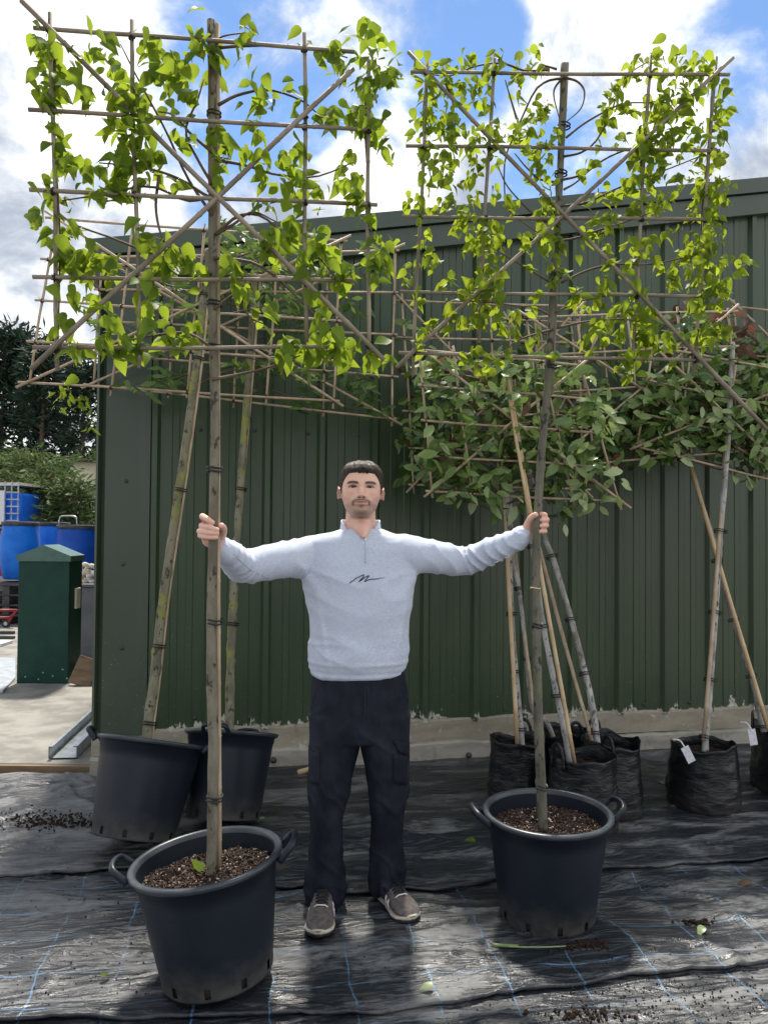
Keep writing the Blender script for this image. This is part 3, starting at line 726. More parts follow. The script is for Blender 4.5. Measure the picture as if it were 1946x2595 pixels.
# ------------------------------------------------------------------ grow bags
def bagmat():
    m, t, p, o = newmat('bag_film')
    tc = t.n('ShaderNodeTexCoord').outputs['Object']
    s = t.n('ShaderNodeSeparateXYZ', {0: tc})
    du = t.math('MULTIPLY', t.ss(s.outputs[2], .14, .0), t.noise(tc, 10, 5))
    c = t.mix(t.math('MULTIPLY', du, .4), (.0075, .008, .010), (.12, .10, .08))
    t.nt.links.new(c, p.inputs['Base Color']); p.inputs['Roughness'].default_value = .33
    p.inputs['Specular IOR Level'].default_value = .5
    t.nt.links.new(t.bump(t.noise(t.mapv(tc, (1, 1, 3.2)), 13, 5, .6, .7), .6, .012), p.inputs['Normal'])
    return m
M['bag'] = bagmat()
def make_bag(label, X, Y, r, h, seed, handle=(0.3, 1), tagcard=None, taper=.92, flare=1.0):
    b = thing('grow_bag', label, 'grow bag', (X, Y, .012), 'black plastic grow bags by the wall')
    hh = np.array([0, .0, .03, .10, .22, .36, .5, .64, .78, .9, 1.0, 1.0, .93, .8]); rr = np.array([0, .80, .95, 1.0, 1.02, 1.03, 1.0, .99, .97, .96, .99, .965, .93, .92])
    hh = np.interp(np.linspace(0, len(hh)-1, 44), range(len(hh)), hh); rr = np.interp(np.linspace(0, len(rr)-1, 44), range(len(rr)), rr)
    sg = 84; V = []
    for i in range(44):
        a = np.arange(sg)*2*math.pi/sg; z = hh[i]*h
        rad = r*rr[i]*(taper+(1-taper)*(1-hh[i])*1.0)*(1+(flare-1)*hh[i])
        w1 = vnoise(np.cos(a)*1.6+seed, np.sin(a)*1.6, z*6, seed); w2 = 1-np.abs(vnoise(np.cos(a)*2.2+seed, np.sin(a)*2.2, z*26, seed+1)); w3 = vnoise(np.cos(a)*6+seed, np.sin(a)*6, z*22, seed+2)
        rad = rad*(1+.05*w1+.035*w2**3+.018*w3)
        zz_ = z+(.030*hh[i]**4*vnoise(np.cos(a)*1.5, np.sin(a)*1.5+seed, 0, seed+3)*1.1)+.006*w3*hh[i]
        for k in range(sg): V.append((X+rad[k]*math.cos(a[k]), Y+rad[k]*math.sin(a[k]), .012+max(0, zz_[k])))
    Fc = [(i*sg+k, i*sg+(k+1) % sg, (i+1)*sg+(k+1) % sg, (i+1)*sg+k) for i in range(43) for k in range(sg)]
    MB().add(V, Fc).build('body', M['bag'], b, smooth=True)
    m_ = MB(); V = [(X, Y, .012+h*.84)]
    for k in range(32): V.append((X+r*.90*math.cos(k*.19635), Y+r*.90*math.sin(k*.19635), .012+h*.82+.006*math.sin(k*3)))
    m_.add(V, [(0, 1+k, 1+(k+1) % 32) for k in range(32)]).build('soil', M['soil'], b)
    for i in range(handle[1]):
        a = handle[0]+i*math.pi; c_, s_ = math.cos(a), math.sin(a); tx, ty = -s_, c_
        P = [Vector((X+.95*r*c_+tx*w_, Y+.95*r*s_+ty*w_, .012+h+z_)) for (w_, z_) in ((-.045, -.05), (-.04, .02), (-.022, .065), (.012, .068), (.036, .02), (.045, -.05))]
        MB().tube(curve(P, 18), .006, 6, flat=1.7).build('handle', M['bag'], b, smooth=True)
    if tagcard:
        (x, y, rz) = tagcard
        c = at(x, y, Y-r*1.04)
        MB().box(c, (.042, .002, .088), Matrix.Rotation(rz, 3, 'Y')).build('tag_card', M['white_card'], b)
        q = Matrix.Rotation(rz, 3, 'Y') @ Vector((0, 0, .044))
        MB().tube(curve([c+q, c+q+Vector((-.02, .01, .03)), c+q+Vector((-.045, .03, .03))], 8), .004, 5).build('tag_loop', M['white_card'], b)
    return b
def bx(xD, Y): return aD(xD, 1700, Y).x
make_bag('grow bag farthest left of the cluster, behind the upright plant pot', bx(1118, 4.27), 4.27, .165, .34, 3, (1.2, 1))
make_bag('grow bag at the back of the cluster with a raised loop handle', bx(1220, 4.42), 4.42, .16, .36, 5, (-1.4, 1), flare=1.05)
make_bag('front grow bag of the cluster, beside the plant pot handle', bx(1258, 3.86), 3.86, .172, .375, 9, (.5, 2), flare=1.02)
make_bag('right grow bag of the cluster, with a white tag strip', bx(1318, 4.10), 4.10, .165, .385, 12, (1.9, 1), tagcard=None)
make_bag('wide grow bag standing alone, with a tilted white tag on its side', bx(1518, 4.22), 4.22, .186, .345, 17, (2.0, 0), (1743, 1912, R(-27)))
make_bag('grow bag at the right edge of the photo with a white tag', bx(1706, 4.45), 4.45, .205, .36, 20, (2.6, 1), (1906, 1868, R(-10)))

# ------------------------------------------------------------------ trunks, canes, trellises
def trunk_mesh(pts, r0, r1, n=110, seg=18, knots=30, seed=0, taper=1.0):
    P = curve(pts, n); m_ = MB(); m_.tube(P, [1]*n, seg)
    V = np.array(m_.v); C = np.repeat(np.array([tuple(p) for p in P]), seg, 0); d = V-C
    tt = np.repeat(np.linspace(0, 1, n), seg); rad = (r0+(r1-r0)*tt**taper)
    ln = sum((P[i+1]-P[i]).length for i in range(n-1))
    ang = np.tile(np.arange(seg)*2*math.pi/seg, n)
    f = 1+.09*vnoise(np.cos(ang)*1.3+seed, np.sin(ang)*1.3, tt*ln*9, seed)+.07*vnoise(np.cos(ang)*3+seed, np.sin(ang)*3, tt*ln*28, seed+1)
    rg = np.random.default_rng(seed+100)
    for i in range(knots):
        t0, a0, s_ = rg.random(), rg.uniform(0, 6.28), rg.uniform(.15, .45)
        da = np.angle(np.exp(1j*(ang-a0)))
        f += s_*np.exp(-(da/.45)**2-((tt-t0)*ln/.013)**2)
    V = C+d*(rad*f)[:, None]; m_.v = [tuple(v) for v in V]
    return m_, P
def cane_mesh(p0, p1, r, seed=0, seg=7, m_=None):
    p0, p1 = Vector(p0), Vector(p1); L_ = (p1-p0).length; rg = random.Random(seed*77+5)
    nn = max(2, int(L_/.17)); u = (p1-p0).normalized(); s = u.cross(Vector((.3, .8, .2))).normalized(); w_ = u.cross(s)
    P, Rd = [], []
    amp = min(.004, L_*.004); ph = rg.uniform(0, 6)
    for i in range(nn+1):
        f = i/nn; c = p0.lerp(p1, f)+(s*math.sin(f*5+ph)+w_*math.cos(f*7+ph))*amp*math.sin(math.pi*f)
        if 0 < i < nn:
            j = (rg.random()-.5)*.3/nn; c = c.lerp(p0.lerp(p1, f+j), 1) if 0 else c
            for dz, k in ((-.006, 1), (0, 1.16), (.006, 1)): P.append(c+u*dz); Rd.append(r*k)
        else: P.append(c); Rd.append(r)
    m_ = m_ or MB(); m_.tube(P, Rd, seg); return m_
_tm = MB().lathe([(0, -.010), (.8, -.010), (1.12, -.004), (1.0, 0), (1.12, .004), (.8, .010), (0, .010)], 8); TIE = None
def tie_mesh():
    global TIE
    if TIE is None:
        m_ = MB()
        for k in range(3):
            a = k*1.1; P = []
            for i in range(11):
                b = 6.2832*i/10; q = Vector((math.cos(b)*math.cos(a), math.sin(b), math.cos(b)*math.sin(a)))
                P.append(q*(1.0+.06*k))
            m_.tube(P, .30, 5, cap=False)
        m_.tube([(.3, -.9, .6), (.9, -1.3, 1.5), (1.2, -1.2, 2.1)], .12, 4)
        TIE = m_.mesh('tie'); TIE.materials.append(M['tie'])
    return TIE
def add_tie(root, p, s):
    o = link('tie', tie_mesh(), None, root); o.location = Vector(p)-ROOT[root.name]; o.scale = (s, s, s)
    o.rotation_euler = (RNG.uniform(-.3, .3), RNG.uniform(0, 6.28), RNG.uniform(-.3, .3)); return o
def band_tie(root, p, d, r, name='tie', h=.012, mat='tie'):
    d = Vector(d).normalized(); q = Vector((0, 0, 1)).rotation_difference(d).to_matrix(); m_ = MB()
    for k in (-.5, .5):
        m_.tube([Vector(p)+q @ Vector((math.cos(a)*r, math.sin(a)*r, k*h+.002*math.sin(a*2))) for a in np.linspace(0, 6.2832, 15)], .0032, 5, cap=False)
    return m_.build(name, M[mat], root)
def seg_x(a, b):
    (x1, y1), (x2, y2) = a; (x3, y3), (x4, y4) = b
    d = (x1-x2)*(y3-y4)-(y1-y2)*(x3-x4)
    if abs(d) < 1e-6: return None
    t_ = ((x1-x3)*(y3-y4)-(y1-y3)*(x3-x4))/d; u_ = ((x1-x3)*(y1-y2)-(y1-y3)*(x1-x2))/d
    return (x1+t_*(x2-x1), y1+t_*(y2-y1)) if -.01 < t_ < 1.01 and -.01 < u_ < 1.01 else None
def trellis(label, loc, plane, h, v, d, r, mat='cane', rd=1.15, stake=None, ties=True, dy=.010):
    root = thing('bamboo_trellis', label, 'trellis', loc, 'bamboo cane trellises tied to the trees')
    k = 0
    for cls, off, rr in ((h, -dy, r), (v, 0.004, r), (d, -2.2*dy, r*rd)):
        for (a, b) in cls:
            pa_, pb_ = plane(*a), plane(*b); o_ = Vector((0, off, 0)); k += 1
            cane_mesh(pa_+o_, pb_+o_, rr, k+int(abs(a[0]))).build('cane', M[mat], root, smooth=True)
    if ties:
        for A in h:
            for B in v:
                x = seg_x(A, B)
                if x: add_tie(root, plane(*x)+Vector((0, -.004, 0)), r*1.45)
        for A in d:
            for B in v[:1]+v[-1:]+v[len(v)//2:len(v)//2+1]:
                x = seg_x(A, B)
                if x: add_tie(root, plane(*x)+Vector((0, -.010, 0)), r*1.5)
    if stake:
        for (a, b, rr, mm) in stake:
            cane_mesh(a, b, rr, 9, 9).build('stake', M[mm], root, smooth=True)
    return root

# ------------------------------------------------------------------ leaves
def leaf_shape(kind, var):
    rg = random.Random(var*13+ord(kind[0])); m_ = MB(); n = 6
    if kind == 'ovate': prof = [(0, .0), (.09, .22), (.26, .32), (.50, .29), (.78, .14), (1.0, .0)]
    elif kind == 'narrow': prof = [(0, .0), (.15, .10), (.35, .16), (.6, .15), (.85, .07), (1.0, .0)]
    else: prof = [(0, .0), (.14, .12), (.35, .21), (.6, .21), (.84, .11), (1.0, .0)]
    curl = rg.uniform(-.1, .45); fold = rg.uniform(.12, .45); tw = rg.uniform(-.35, .35)
    V = []
    for i, (y, w_) in enumerate(prof):
        z = -curl*y*y; a = tw*y
        wv = .04*math.sin(i*2.1+var)
        if i in (0, n-1): V.append((0, y, z))
        else:
            c, s = math.cos(a), math.sin(a)
            for sx in (-1, 0, 1):
                x = sx*w_; zz_ = z+abs(sx)*w_*fold+sx*wv*.6
                V.append((x*c-(zz_-z)*s*0, y, z+(zz_-z)+x*s))
    Fc = [(0, 2, 1), (0, 3, 2)]
    for i in range(n-3):
        b = 1+3*i; Fc += [(b, b+1, b+4, b+3), (b+1, b+2, b+5, b+4)]
    b = 1+3*(n-3); e = len(V)-1; Fc += [(b, b+1, e), (b+1, b+2, e)]
    return V, Fc
LEAF = {}
def leaf_variant(kind, var, mat):
    key = (kind, var, mat)
    if key not in LEAF:
        V, Fc = leaf_shape(kind, var); me = MB().add(V, Fc).mesh('leaf', smooth=True); me.materials.append(M[mat]); LEAF[key] = (me, np.array(V), Fc)
    return LEAF[key]
def leaf_rot(d, nrm):
    y = d.normalized(); z = (nrm-y*nrm.dot(y))
    if z.length < 1e-4: z = Vector((1, 0, 0)).cross(y)
    z.normalize(); x = y.cross(z)
    return Matrix((x, y, z)).transposed()
def put_leaves(root, L, kind, maxobj=300):
    """L: (position, direction, normal, size, material). The largest maxobj become leaf objects, the rest one 'foliage' mesh per tree."""
    camp = Vector((0, 0, H))
    L.sort(key=lambda q: -q[3]/(q[0]-camp).length)
    rest = MB(); mats = []
    off = ROOT[root.name]
    for i, (p, d, nrm, s, mat) in enumerate(L):
        me, V, Fc = leaf_variant(kind, i % 5, mat)
        q = leaf_rot(d, nrm)
        if i < maxobj:
            o = bpy.data.objects.new('leaf', me); COL.objects.link(o); o.parent = root
            o.matrix_local = Matrix.Translation(p-off) @ (q*s).to_4x4()
        else:
            if mat not in mats: mats.append(mat)
            W = V @ np.array(q).T*s+np.array(p)
            rest.add(W.tolist(), Fc, mats.index(mat))
    if rest.v: rest.build('foliage', [M[k_] for k_ in mats], root, smooth=True, kind='stuff')
def cluster_leaves(cl, tf, plane, size, mat, depth=.055, droop=.9, spread=1.0, dens=1.0, mixm=None):
    L = []
    for c in cl:
        x, y, rx, ry, n = c
        n = max(1, int(round(n*dens)))
        for i in range(n):
            a = RNG.uniform(0, 6.283); q = math.sqrt(RNG.random())*spread
            p = plane(*tf(x+rx*q*math.cos(a), y+ry*q*math.sin(a)))
            p.y += RNG.normal(0, depth)*(.6 if n < 6 else 1)
            d = Vector((math.cos(a)*.55+RNG.normal(0, .55), RNG.normal(-.15, .5), -droop*RNG.uniform(.2, 1.3)+RNG.normal(0, .25)))
            nrm = Vector((RNG.normal(0, .75), -.7+RNG.normal(0, .7), .55+RNG.normal(0, .5)))
            s = size*RNG.uniform(.62, 1.22); mm = mat
            if mixm and RNG.random() < mixm[1]: mm = mixm[0]
            L.append((p-d.normalized()*s*.4, d, nrm, s, mm))
    return L
def branch(m_, pts, plane, r0, r1, dep=0.0, n=14):
    P = [plane(*q) for q in pts]
    for i, p in enumerate(P): p.y += .014+dep*math.sin(i*1.9)
    C = curve(P, n); m_.tube(C, [r0+(r1-r0)*i/(n-1) for i in range(n)], 6)
z1 = lambda x, y: (x*.6329, y*.6329)                       # enlarged crops of the photograph -> its pixels
z2 = lambda x, y: (950+x*.6004, 50+y*.6004)
z3 = lambda x, y: (x*.6028, 600+y*.6028)
z4 = lambda x, y: (950+x*.6004, 700+y*.6004)
dd = lambda x, y: (x*DK, y*DK)
# ------------------------------------------------------------------ front left tree
XTL = at(540, 1300, YL).x
planeL = lambda x, y: atp(x, y, YL-.030, .187, XTL)
TG = 'trees trained on bamboo trellises'
treeL = thing('trained_tree', 'front left trained tree with broad lime leaves and a straight trunk held by the man', 'tree', (XTL, YL, .36), TG)
tp = [at(x, y, YL) for (x, y) in [(536, 2275), (537, 2225), (539, 2050), (541, 1900), (537, 1700), (537, 1550), (541, 1350), (546, 1100), (543, 950), (540, 800), (539, 500), (538, 250), (535, 52)]]
m_, PTL = trunk_mesh(tp, .0185, .0135, 150, 18, 34, 3)
m_.build('trunk', M['bark_lime'], treeL, smooth=True)
bt = MB()
for q in [[(535, 540), (470, 440), (420, 330), (345, 190), (300, 100)], [(535, 500), (440, 440), (350, 420), (250, 410)], [(535, 460), (500, 400), (470, 330), (500, 250), (512, 190)],
          [(545, 590), (600, 540), (660, 545), (720, 590), (800, 640), (850, 700)], [(545, 590), (590, 560), (640, 535), (700, 560)], [(552, 260), (600, 230), (680, 225), (760, 250), (800, 275)],
          [(545, 115), (600, 105), (700, 112), (800, 120), (880, 135)], [(535, 380), (480, 330), (440, 290), (400, 280)], [(545, 400), (620, 410), (700, 440), (800, 445), (900, 400)],
          [(535, 690), (460, 660), (380, 640), (280, 600), (180, 560), (130, 520)], [(540, 650), (640, 660), (720, 720), (800, 800), (900, 880)], [(538, 880), (470, 840), (380, 850), (290, 870)],
          [(540, 780), (600, 740), (630, 800), (670, 820)], [(535, 960), (600, 945), (680, 930), (760, 900)], [(136, 100), (128, 250), (140, 420), (150, 600), (140, 860)], [(935, 160), (925, 300), (935, 500), (930, 640)],
          [(400, 440), (390, 520), (410, 600), (440, 640)], [(538, 490), (470, 500), (380, 470), (260, 490), (150, 500)], [(536, 230), (530, 160), (545, 120), (560, 90), (620, 70)]]:
    branch(bt, q, planeL, .0062, .0022, .012)
bt.build('branches', M['twig'], treeL, smooth=True)
clL1 = [(160, 150, 40, 35, 5), (200, 240, 45, 60, 15), (195, 330, 45, 60, 16), (200, 400, 30, 35, 10), (200, 490, 45, 45, 8), (230, 580, 30, 40, 6), (235, 640, 30, 30, 4),
        (400, 200, 70, 55, 14), (430, 240, 50, 50, 9), (320, 330, 45, 35, 6), (340, 400, 45, 30, 6), (225, 185, 30, 20, 3), (300, 230, 30, 40, 4),
        (500, 370, 80, 70, 20), (560, 440, 80, 80, 28), (470, 520, 70, 50, 14), (560, 540, 70, 60, 18), (640, 350, 45, 60, 10), (620, 230, 50, 50, 8), (600, 200, 40, 30, 4), (670, 260, 50, 40, 6),
        (290, 660, 45, 40, 8), (370, 670, 40, 35, 5), (500, 640, 80, 60, 18), (580, 690, 70, 70, 16), (450, 690, 50, 45, 8), (540, 600, 50, 40, 10), (700, 740, 30, 40, 3), (620, 660, 60, 50, 9),
        (200, 790, 60, 45, 10), (330, 740, 55, 30, 6), (440, 800, 80, 45, 14), (500, 740, 60, 40, 7), (210, 890, 65, 55, 12), (220, 1000, 50, 60, 9), (280, 910, 40, 30, 5),
        (720, 320, 45, 55, 9), (740, 370, 30, 60, 7), (780, 400, 25, 30, 3), (690, 300, 30, 30, 4), (820, 130, 35, 40, 6), (840, 220, 40, 70, 14), (790, 240, 40, 40, 6), (860, 180, 30, 40, 6),
        (1000, 95, 30, 35, 3), (960, 200, 30, 45, 4), (1010, 170, 30, 30, 3), (700, 550, 40, 40, 5), (760, 560, 30, 40, 4),
        (1050, 380, 60, 60, 14), (1160, 370, 20, 15, 3), (1200, 400, 25, 40, 5), (1020, 490, 45, 60, 9), (1270, 470, 30, 25, 3), (1340, 460, 45, 45, 9), (1440, 420, 60, 55, 14), (1430, 500, 45, 40, 8), (1510, 540, 60, 65, 16), (1550, 620, 30, 35, 5),
        (1480, 140, 55, 50, 10), (1400, 250, 60, 60, 16), (1310, 230, 55, 45, 9), (1500, 290, 85, 80, 28), (1590, 270, 35, 50, 7), (1480, 370, 40, 40, 5), (1240, 165, 25, 20, 2), (1190, 155, 15, 15, 1),
        (880, 570, 55, 75, 13), (930, 610, 45, 35, 6), (885, 700, 22, 45, 5), (980, 620, 30, 30, 4),
        (1090, 690, 75, 60, 16), (1140, 750, 65, 45, 9), (1200, 620, 40, 35, 6), (1150, 620, 30, 30, 3), (1240, 720, 75, 60, 16), (1390, 660, 65, 50, 12), (1360, 775, 25, 22, 2), (1280, 820, 22, 26, 2), (1430, 780, 50, 70, 14), (1430, 850, 50, 50, 8), (1500, 890, 28, 30, 3),
        (1040, 830, 25, 50, 4), (1180, 880, 45, 45, 8), (1230, 870, 40, 40, 6), (1110, 830, 30, 30, 3), (1090, 970, 45, 65, 10), (1180, 945, 40, 30, 5), (1270, 985, 55, 50, 9), (1330, 1000, 40, 45, 6), (1580, 970, 30, 20, 2), (1520, 1000, 50, 45, 7)]
clL3 = [(240, 40, 40, 50, 6), (280, 90, 60, 50, 10), (390, 110, 90, 60, 18), (450, 120, 45, 60, 8), (320, 170, 35, 35, 4), (250, 215, 25, 35, 3), (350, 245, 50, 40, 5), (310, 310, 40, 25, 3), (270, 380, 45, 50, 6),
        (440, 310, 60, 60, 9), (610, 290, 60, 70, 11), (600, 20, 40, 40, 5), (680, 50, 70, 60, 12), (740, 100, 80, 60, 14), (690, 150, 40, 30, 4), (800, 130, 50, 40, 7), (840, 210, 26, 38, 2), (860, 150, 20, 18, 2), (640, 210, 35, 30, 3),
        (330, 480, 45, 40, 6), (500, 450, 80, 60, 14), (460, 500, 40, 40, 4), (540, 480, 60, 40, 7), (680, 400, 70, 35, 8), (760, 420, 60, 40, 8), (720, 430, 50, 30, 6), (840, 385, 30, 25, 2), (790, 460, 25, 30, 3), (270, 600, 20, 20, 1),
        (975, 140, 45, 40, 6), (1000, 185, 28, 45, 4), (1030, 240, 35, 45, 4), (1110, 320, 55, 50, 7), (1070, 270, 30, 30, 2), (1130, 90, 35, 35, 3), (1150, 40, 35, 45, 4),
        (1330, 70, 60, 55, 8), (1370, 140, 45, 40, 5), (1290, 220, 28, 55, 4), (1330, 275, 28, 28, 3), (1450, 200, 40, 40, 4), (1490, 150, 55, 32, 5), (1590, 190, 35, 30, 3), (1600, 100, 50, 60, 8), (1280, 130, 40, 40, 4),
        (1350, 350, 35, 70, 7), (1400, 420, 50, 50, 9), (1210, 490, 50, 55, 7), (1300, 460, 70, 45, 9), (1330, 510, 55, 45, 7), (1440, 495, 45, 40, 5), (1490, 450, 40, 35, 4), (1560, 520, 45, 40, 4), (1630, 490, 35, 45, 5), (1420, 470, 30, 40, 4), (1120, 420, 20, 35, 2), (1210, 450, 45, 25, 4)]
Lv = cluster_leaves(clL1, z1, planeL, .061, 'leaf_lime', .05, dens=1.08)+cluster_leaves(clL3, z3, planeL, .066, 'leaf_lime', .05, dens=1.15)
put_leaves(treeL, Lv, 'ovate')
# fresh leaf lying in the pot at the foot of the trunk
me, _, _ = leaf_variant('ovate', 2, 'leaf_beam')
o = link('fallen_leaf', me, None); c = gp(522, 2217, .338); o.location = c; o.scale = (.08, .08, .08); o.rotation_euler = (.5, .2, 1.2)
tag(o, 'bright green leaf lying on the compost at the foot of the front left trunk', 'leaf')
hL = [((89, 76), (899, 136)), ((76, 282), (930, 332)), ((79, 484), (956, 522)), ((87, 704), (904, 713)), ((87, 882), (838, 880))]
vL = [((126, 30), (145, 938)), ((334, 49), (352, 931)), ((771, 82), (777, 866)), ((934, 150), (935, 925))]
dL = [((63, 13), (974, 916)), ((896, 184), (87, 940))]
trellis('front left bamboo trellis above the man\'s raised right hand', (XTL, YL, 1.9), planeL, hL, vL, dL, .0072, 'cane_grey', 1.2,
        [(at(556, 2260, YL+.024), at(551, 60, YL+.020), .0088, 'cane')])
trl = bpy.data.objects['bamboo_trellis']
for (x, y) in [(541, 1190), (541, 1575), (541, 2022), (541, 770), (540, 480), (539, 290), (540, 880)]:
    band_tie(trl, at(x+4, y, YL+.006), (0, 0, 1), .0265 if y > 700 else .023)
for (x, y) in [(905, 137), (955, 332)]: pass

# ------------------------------------------------------------------ front right tree
XTR = at(1372, 1900, YR).x
planeR = lambda x, y: atp(x, y, YR-.032)
treeR = thing('trained_tree', 'front right trained tree with small yellow green leaves and a gently curved trunk', 'tree', (XTR, YR, .36), TG)
tp = [at(x, y, YR) for (x, y) in [(1376, 2150), (1375, 2105), (1371, 2000), (1366, 1880), (1361, 1700), (1358, 1560), (1358, 1430), (1362, 1300), (1372, 1150), (1385, 1000), (1395, 850), (1403, 700), (1413, 550), (1422, 350), (1428, 162)]]
m_, PTR = trunk_mesh(tp, .0205, .0125, 150, 18, 26, 11, .8)
m_.build('trunk', M['bark_grey'], treeR, smooth=True)
bt = MB()
r2 = lambda pts: [z2(*p) for p in pts]
for q in [[(790, 240), (740, 240), (680, 290), (630, 390), (590, 480), (560, 550), (545, 640), (560, 780), (620, 840), (690, 900)], [(800, 235), (860, 245), (885, 300), (870, 370), (815, 415)],
          [(810, 490), (880, 430), (960, 390), (1050, 350), (1150, 335), (1240, 340)], [(800, 570), (880, 545), (940, 500), (1000, 380), (1040, 270), (1090, 210), (1180, 160)],
          [(790, 670), (880, 640), (980, 580), (1080, 540), (1150, 520), (1300, 470)], [(790, 780), (900, 760), (1020, 710), (1150, 660), (1290, 600), (1400, 560)], [(800, 710), (860, 670), (940, 600)],
          [(770, 930), (860, 910), (960, 880), (1060, 850), (1180, 800)], [(790, 1105), (900, 1050), (1010, 1030), (1150, 1030), (1290, 1000), (1400, 980)], [(770, 1120), (680, 1060), (580, 1010), (500, 960)],
          [(770, 860), (700, 830), (640, 790), (560, 700), (520, 600)], [(780, 680), (700, 660), (640, 620), (590, 560)], [(740, 200), (640, 200), (540, 180), (430, 190), (320, 220), (220, 220)],
          [(600, 410), (580, 330), (550, 250)], [(1440, 200), (1430, 330), (1420, 480), (1400, 640), (1390, 800), (1380, 1000), (1370, 1120)], [(1150, 480), (1130, 600), (1130, 720)], [(215, 260), (205, 420), (215, 560), (240, 680)],
          [(770, 200), (700, 170)], [(300, 260), (330, 330), (330, 480)], [(800, 230), (760, 290), (780, 420)]]:
    branch(bt, r2(q), planeR, .0052, .002, .012, 20)
branch(bt, [z4(*p) for p in [(740, 160), (680, 130), (600, 120), (520, 110), (400, 100)]], planeR, .005, .002)
branch(bt, [z4(*p) for p in [(755, 220), (680, 240), (600, 270), (540, 320), (460, 380)]], planeR, .005, .002)
branch(bt, [z4(*p) for p in [(765, 150), (840, 110), (920, 90), (1040, 70)]], planeR, .005, .002)
branch(bt, [z4(*p) for p in [(770, 215), (880, 190), (980, 180), (1080, 180), (1200, 210)]], planeR, .005, .002)
bt.build('branches', M['twig'], treeR, smooth=True)
clR2 = [(200,210,50,40,14),(290,190,40,25,8),(300,260,50,40,18),(380,190,50,30,14),(400,310,60,60,24),(450,280,40,40,12),(500,200,50,30,16),(600,250,30,40,9),(640,180,50,30,12),(700,190,40,25,9),(220,330,40,60,18),(200,440,50,60,20),(280,430,70,70,30),(340,480,50,50,22),(230,560,40,60,16),(300,570,60,50,20),(290,660,50,50,12),(210,680,30,40,8),(320,700,30,30,5),
(470,350,25,40,7),(420,500,40,40,11),(500,490,50,40,18),(580,490,40,50,16),(430,570,50,50,18),(510,580,40,40,14),(420,640,35,35,9),(380,690,40,30,5),(430,730,25,30,4),(610,340,20,25,4),(690,380,40,30,11),(730,360,25,20,5),(640,440,40,40,11),(700,420,30,40,9),(650,490,35,35,9),(690,540,40,30,9),(750,530,40,30,7),(760,480,25,30,5),(690,620,25,30,6),(650,580,20,20,3),(640,660,15,15,3),(720,590,25,20,4),(700,660,30,40,6),
(740,740,40,40,11),(720,810,40,40,11),(740,860,40,40,9),(160,770,40,30,8),(200,790,30,30,6),(280,770,40,40,9),(310,790,30,30,7),(400,800,50,40,13),(400,860,60,40,14),(360,850,40,30,7),(480,890,60,50,18),(440,940,60,50,18),(520,940,50,50,16),(400,950,35,35,7),(500,740,25,25,5),(540,780,40,30,7),(590,810,25,25,5),
(200,900,30,40,7),(240,980,25,30,5),(190,1000,40,50,7),(250,1040,25,30,5),(300,1090,25,25,4),(150,1040,35,25,5),(140,1100,20,30,4),(480,1020,50,60,16),(450,1090,50,40,11),(520,1070,40,30,7),(520,1110,30,20,5),(660,970,60,40,9),(700,960,40,50,9),(650,1050,20,15,3),(610,930,40,20,4),(780,970,30,40,7),(760,1040,40,40,9),(790,1080,20,25,4),(870,1000,15,25,2),(740,1110,30,25,5),(850,1140,30,20,3),
(1000,290,25,30,4),(1020,330,30,25,6),(970,360,35,20,6),(1060,360,30,20,5),(1040,410,30,30,6),(1100,370,20,15,3),(960,440,40,40,11),(990,400,20,30,4),(940,520,15,20,2),(1010,520,20,20,4),(1050,510,20,30,5),(1080,200,40,30,11),(1060,250,30,20,5),(1150,190,30,30,6),(1190,150,40,25,11),(1250,170,40,30,11),(1210,200,30,20,5),(1290,190,30,25,7),(1350,180,40,40,12),(1370,230,50,35,11),(1290,230,40,25,7),(1400,260,30,40,7),
(1180,340,40,40,11),(1240,330,40,40,13),(1300,330,60,40,18),(1240,400,60,60,30),(1200,370,40,40,14),(1340,370,40,30,9),(1300,440,40,40,11),(1150,500,50,50,24),(1150,570,50,60,25),(1210,530,50,50,20),(1280,520,60,50,20),(1340,520,40,40,13),(1100,540,30,30,6),(1140,640,60,50,22),(1080,660,40,40,11),(1060,700,40,30,9),(1160,690,40,30,11),(1100,700,30,30,7),(1270,670,35,35,7),(1220,640,25,30,5),(1330,660,20,30,4),
(1420,440,40,40,12),(1470,320,40,40,11),(1460,410,30,30,7),(1440,500,30,40,9),(1460,560,25,30,5),(1380,560,30,40,7),(1430,600,30,40,7),(1390,640,40,40,11),(1440,720,40,40,13),(1390,720,40,50,13),(1460,770,35,25,7),(1420,790,40,40,13),(1350,790,30,30,6),(1360,830,40,30,7),(1440,830,30,30,7),(1440,890,40,40,11),(1400,930,40,40,11),(1330,930,40,30,7),(1330,970,40,40,11),(1390,980,50,40,16),(1380,1050,60,60,26),(1470,1030,50,30,11),(1530,1050,40,30,10),(1400,1120,50,40,18),(1460,1140,30,25,7),(1290,990,25,30,5),
(900,630,30,25,6),(940,620,30,20,5),(880,660,20,20,3),(900,770,25,20,4),(960,740,50,30,9),(1010,740,30,20,5),(1080,820,40,25,7),(1100,790,30,30,6),(1170,800,30,40,7),(1200,760,30,30,7),(1240,760,25,25,5),(960,830,40,20,5),(920,880,40,30,7),(970,900,30,30,6),(1020,860,25,20,4),(900,920,25,25,4),(980,950,20,30,4),(1080,960,40,30,9),(1100,990,30,35,7),(1150,950,25,25,5),(1230,920,25,35,6),(1240,1070,25,30,4),(1180,1050,30,30,5),(1060,1070,30,40,5),(1000,1040,30,25,4),(960,1100,25,40,4),(970,1130,20,20,3),(1250,1130,25,25,4)]
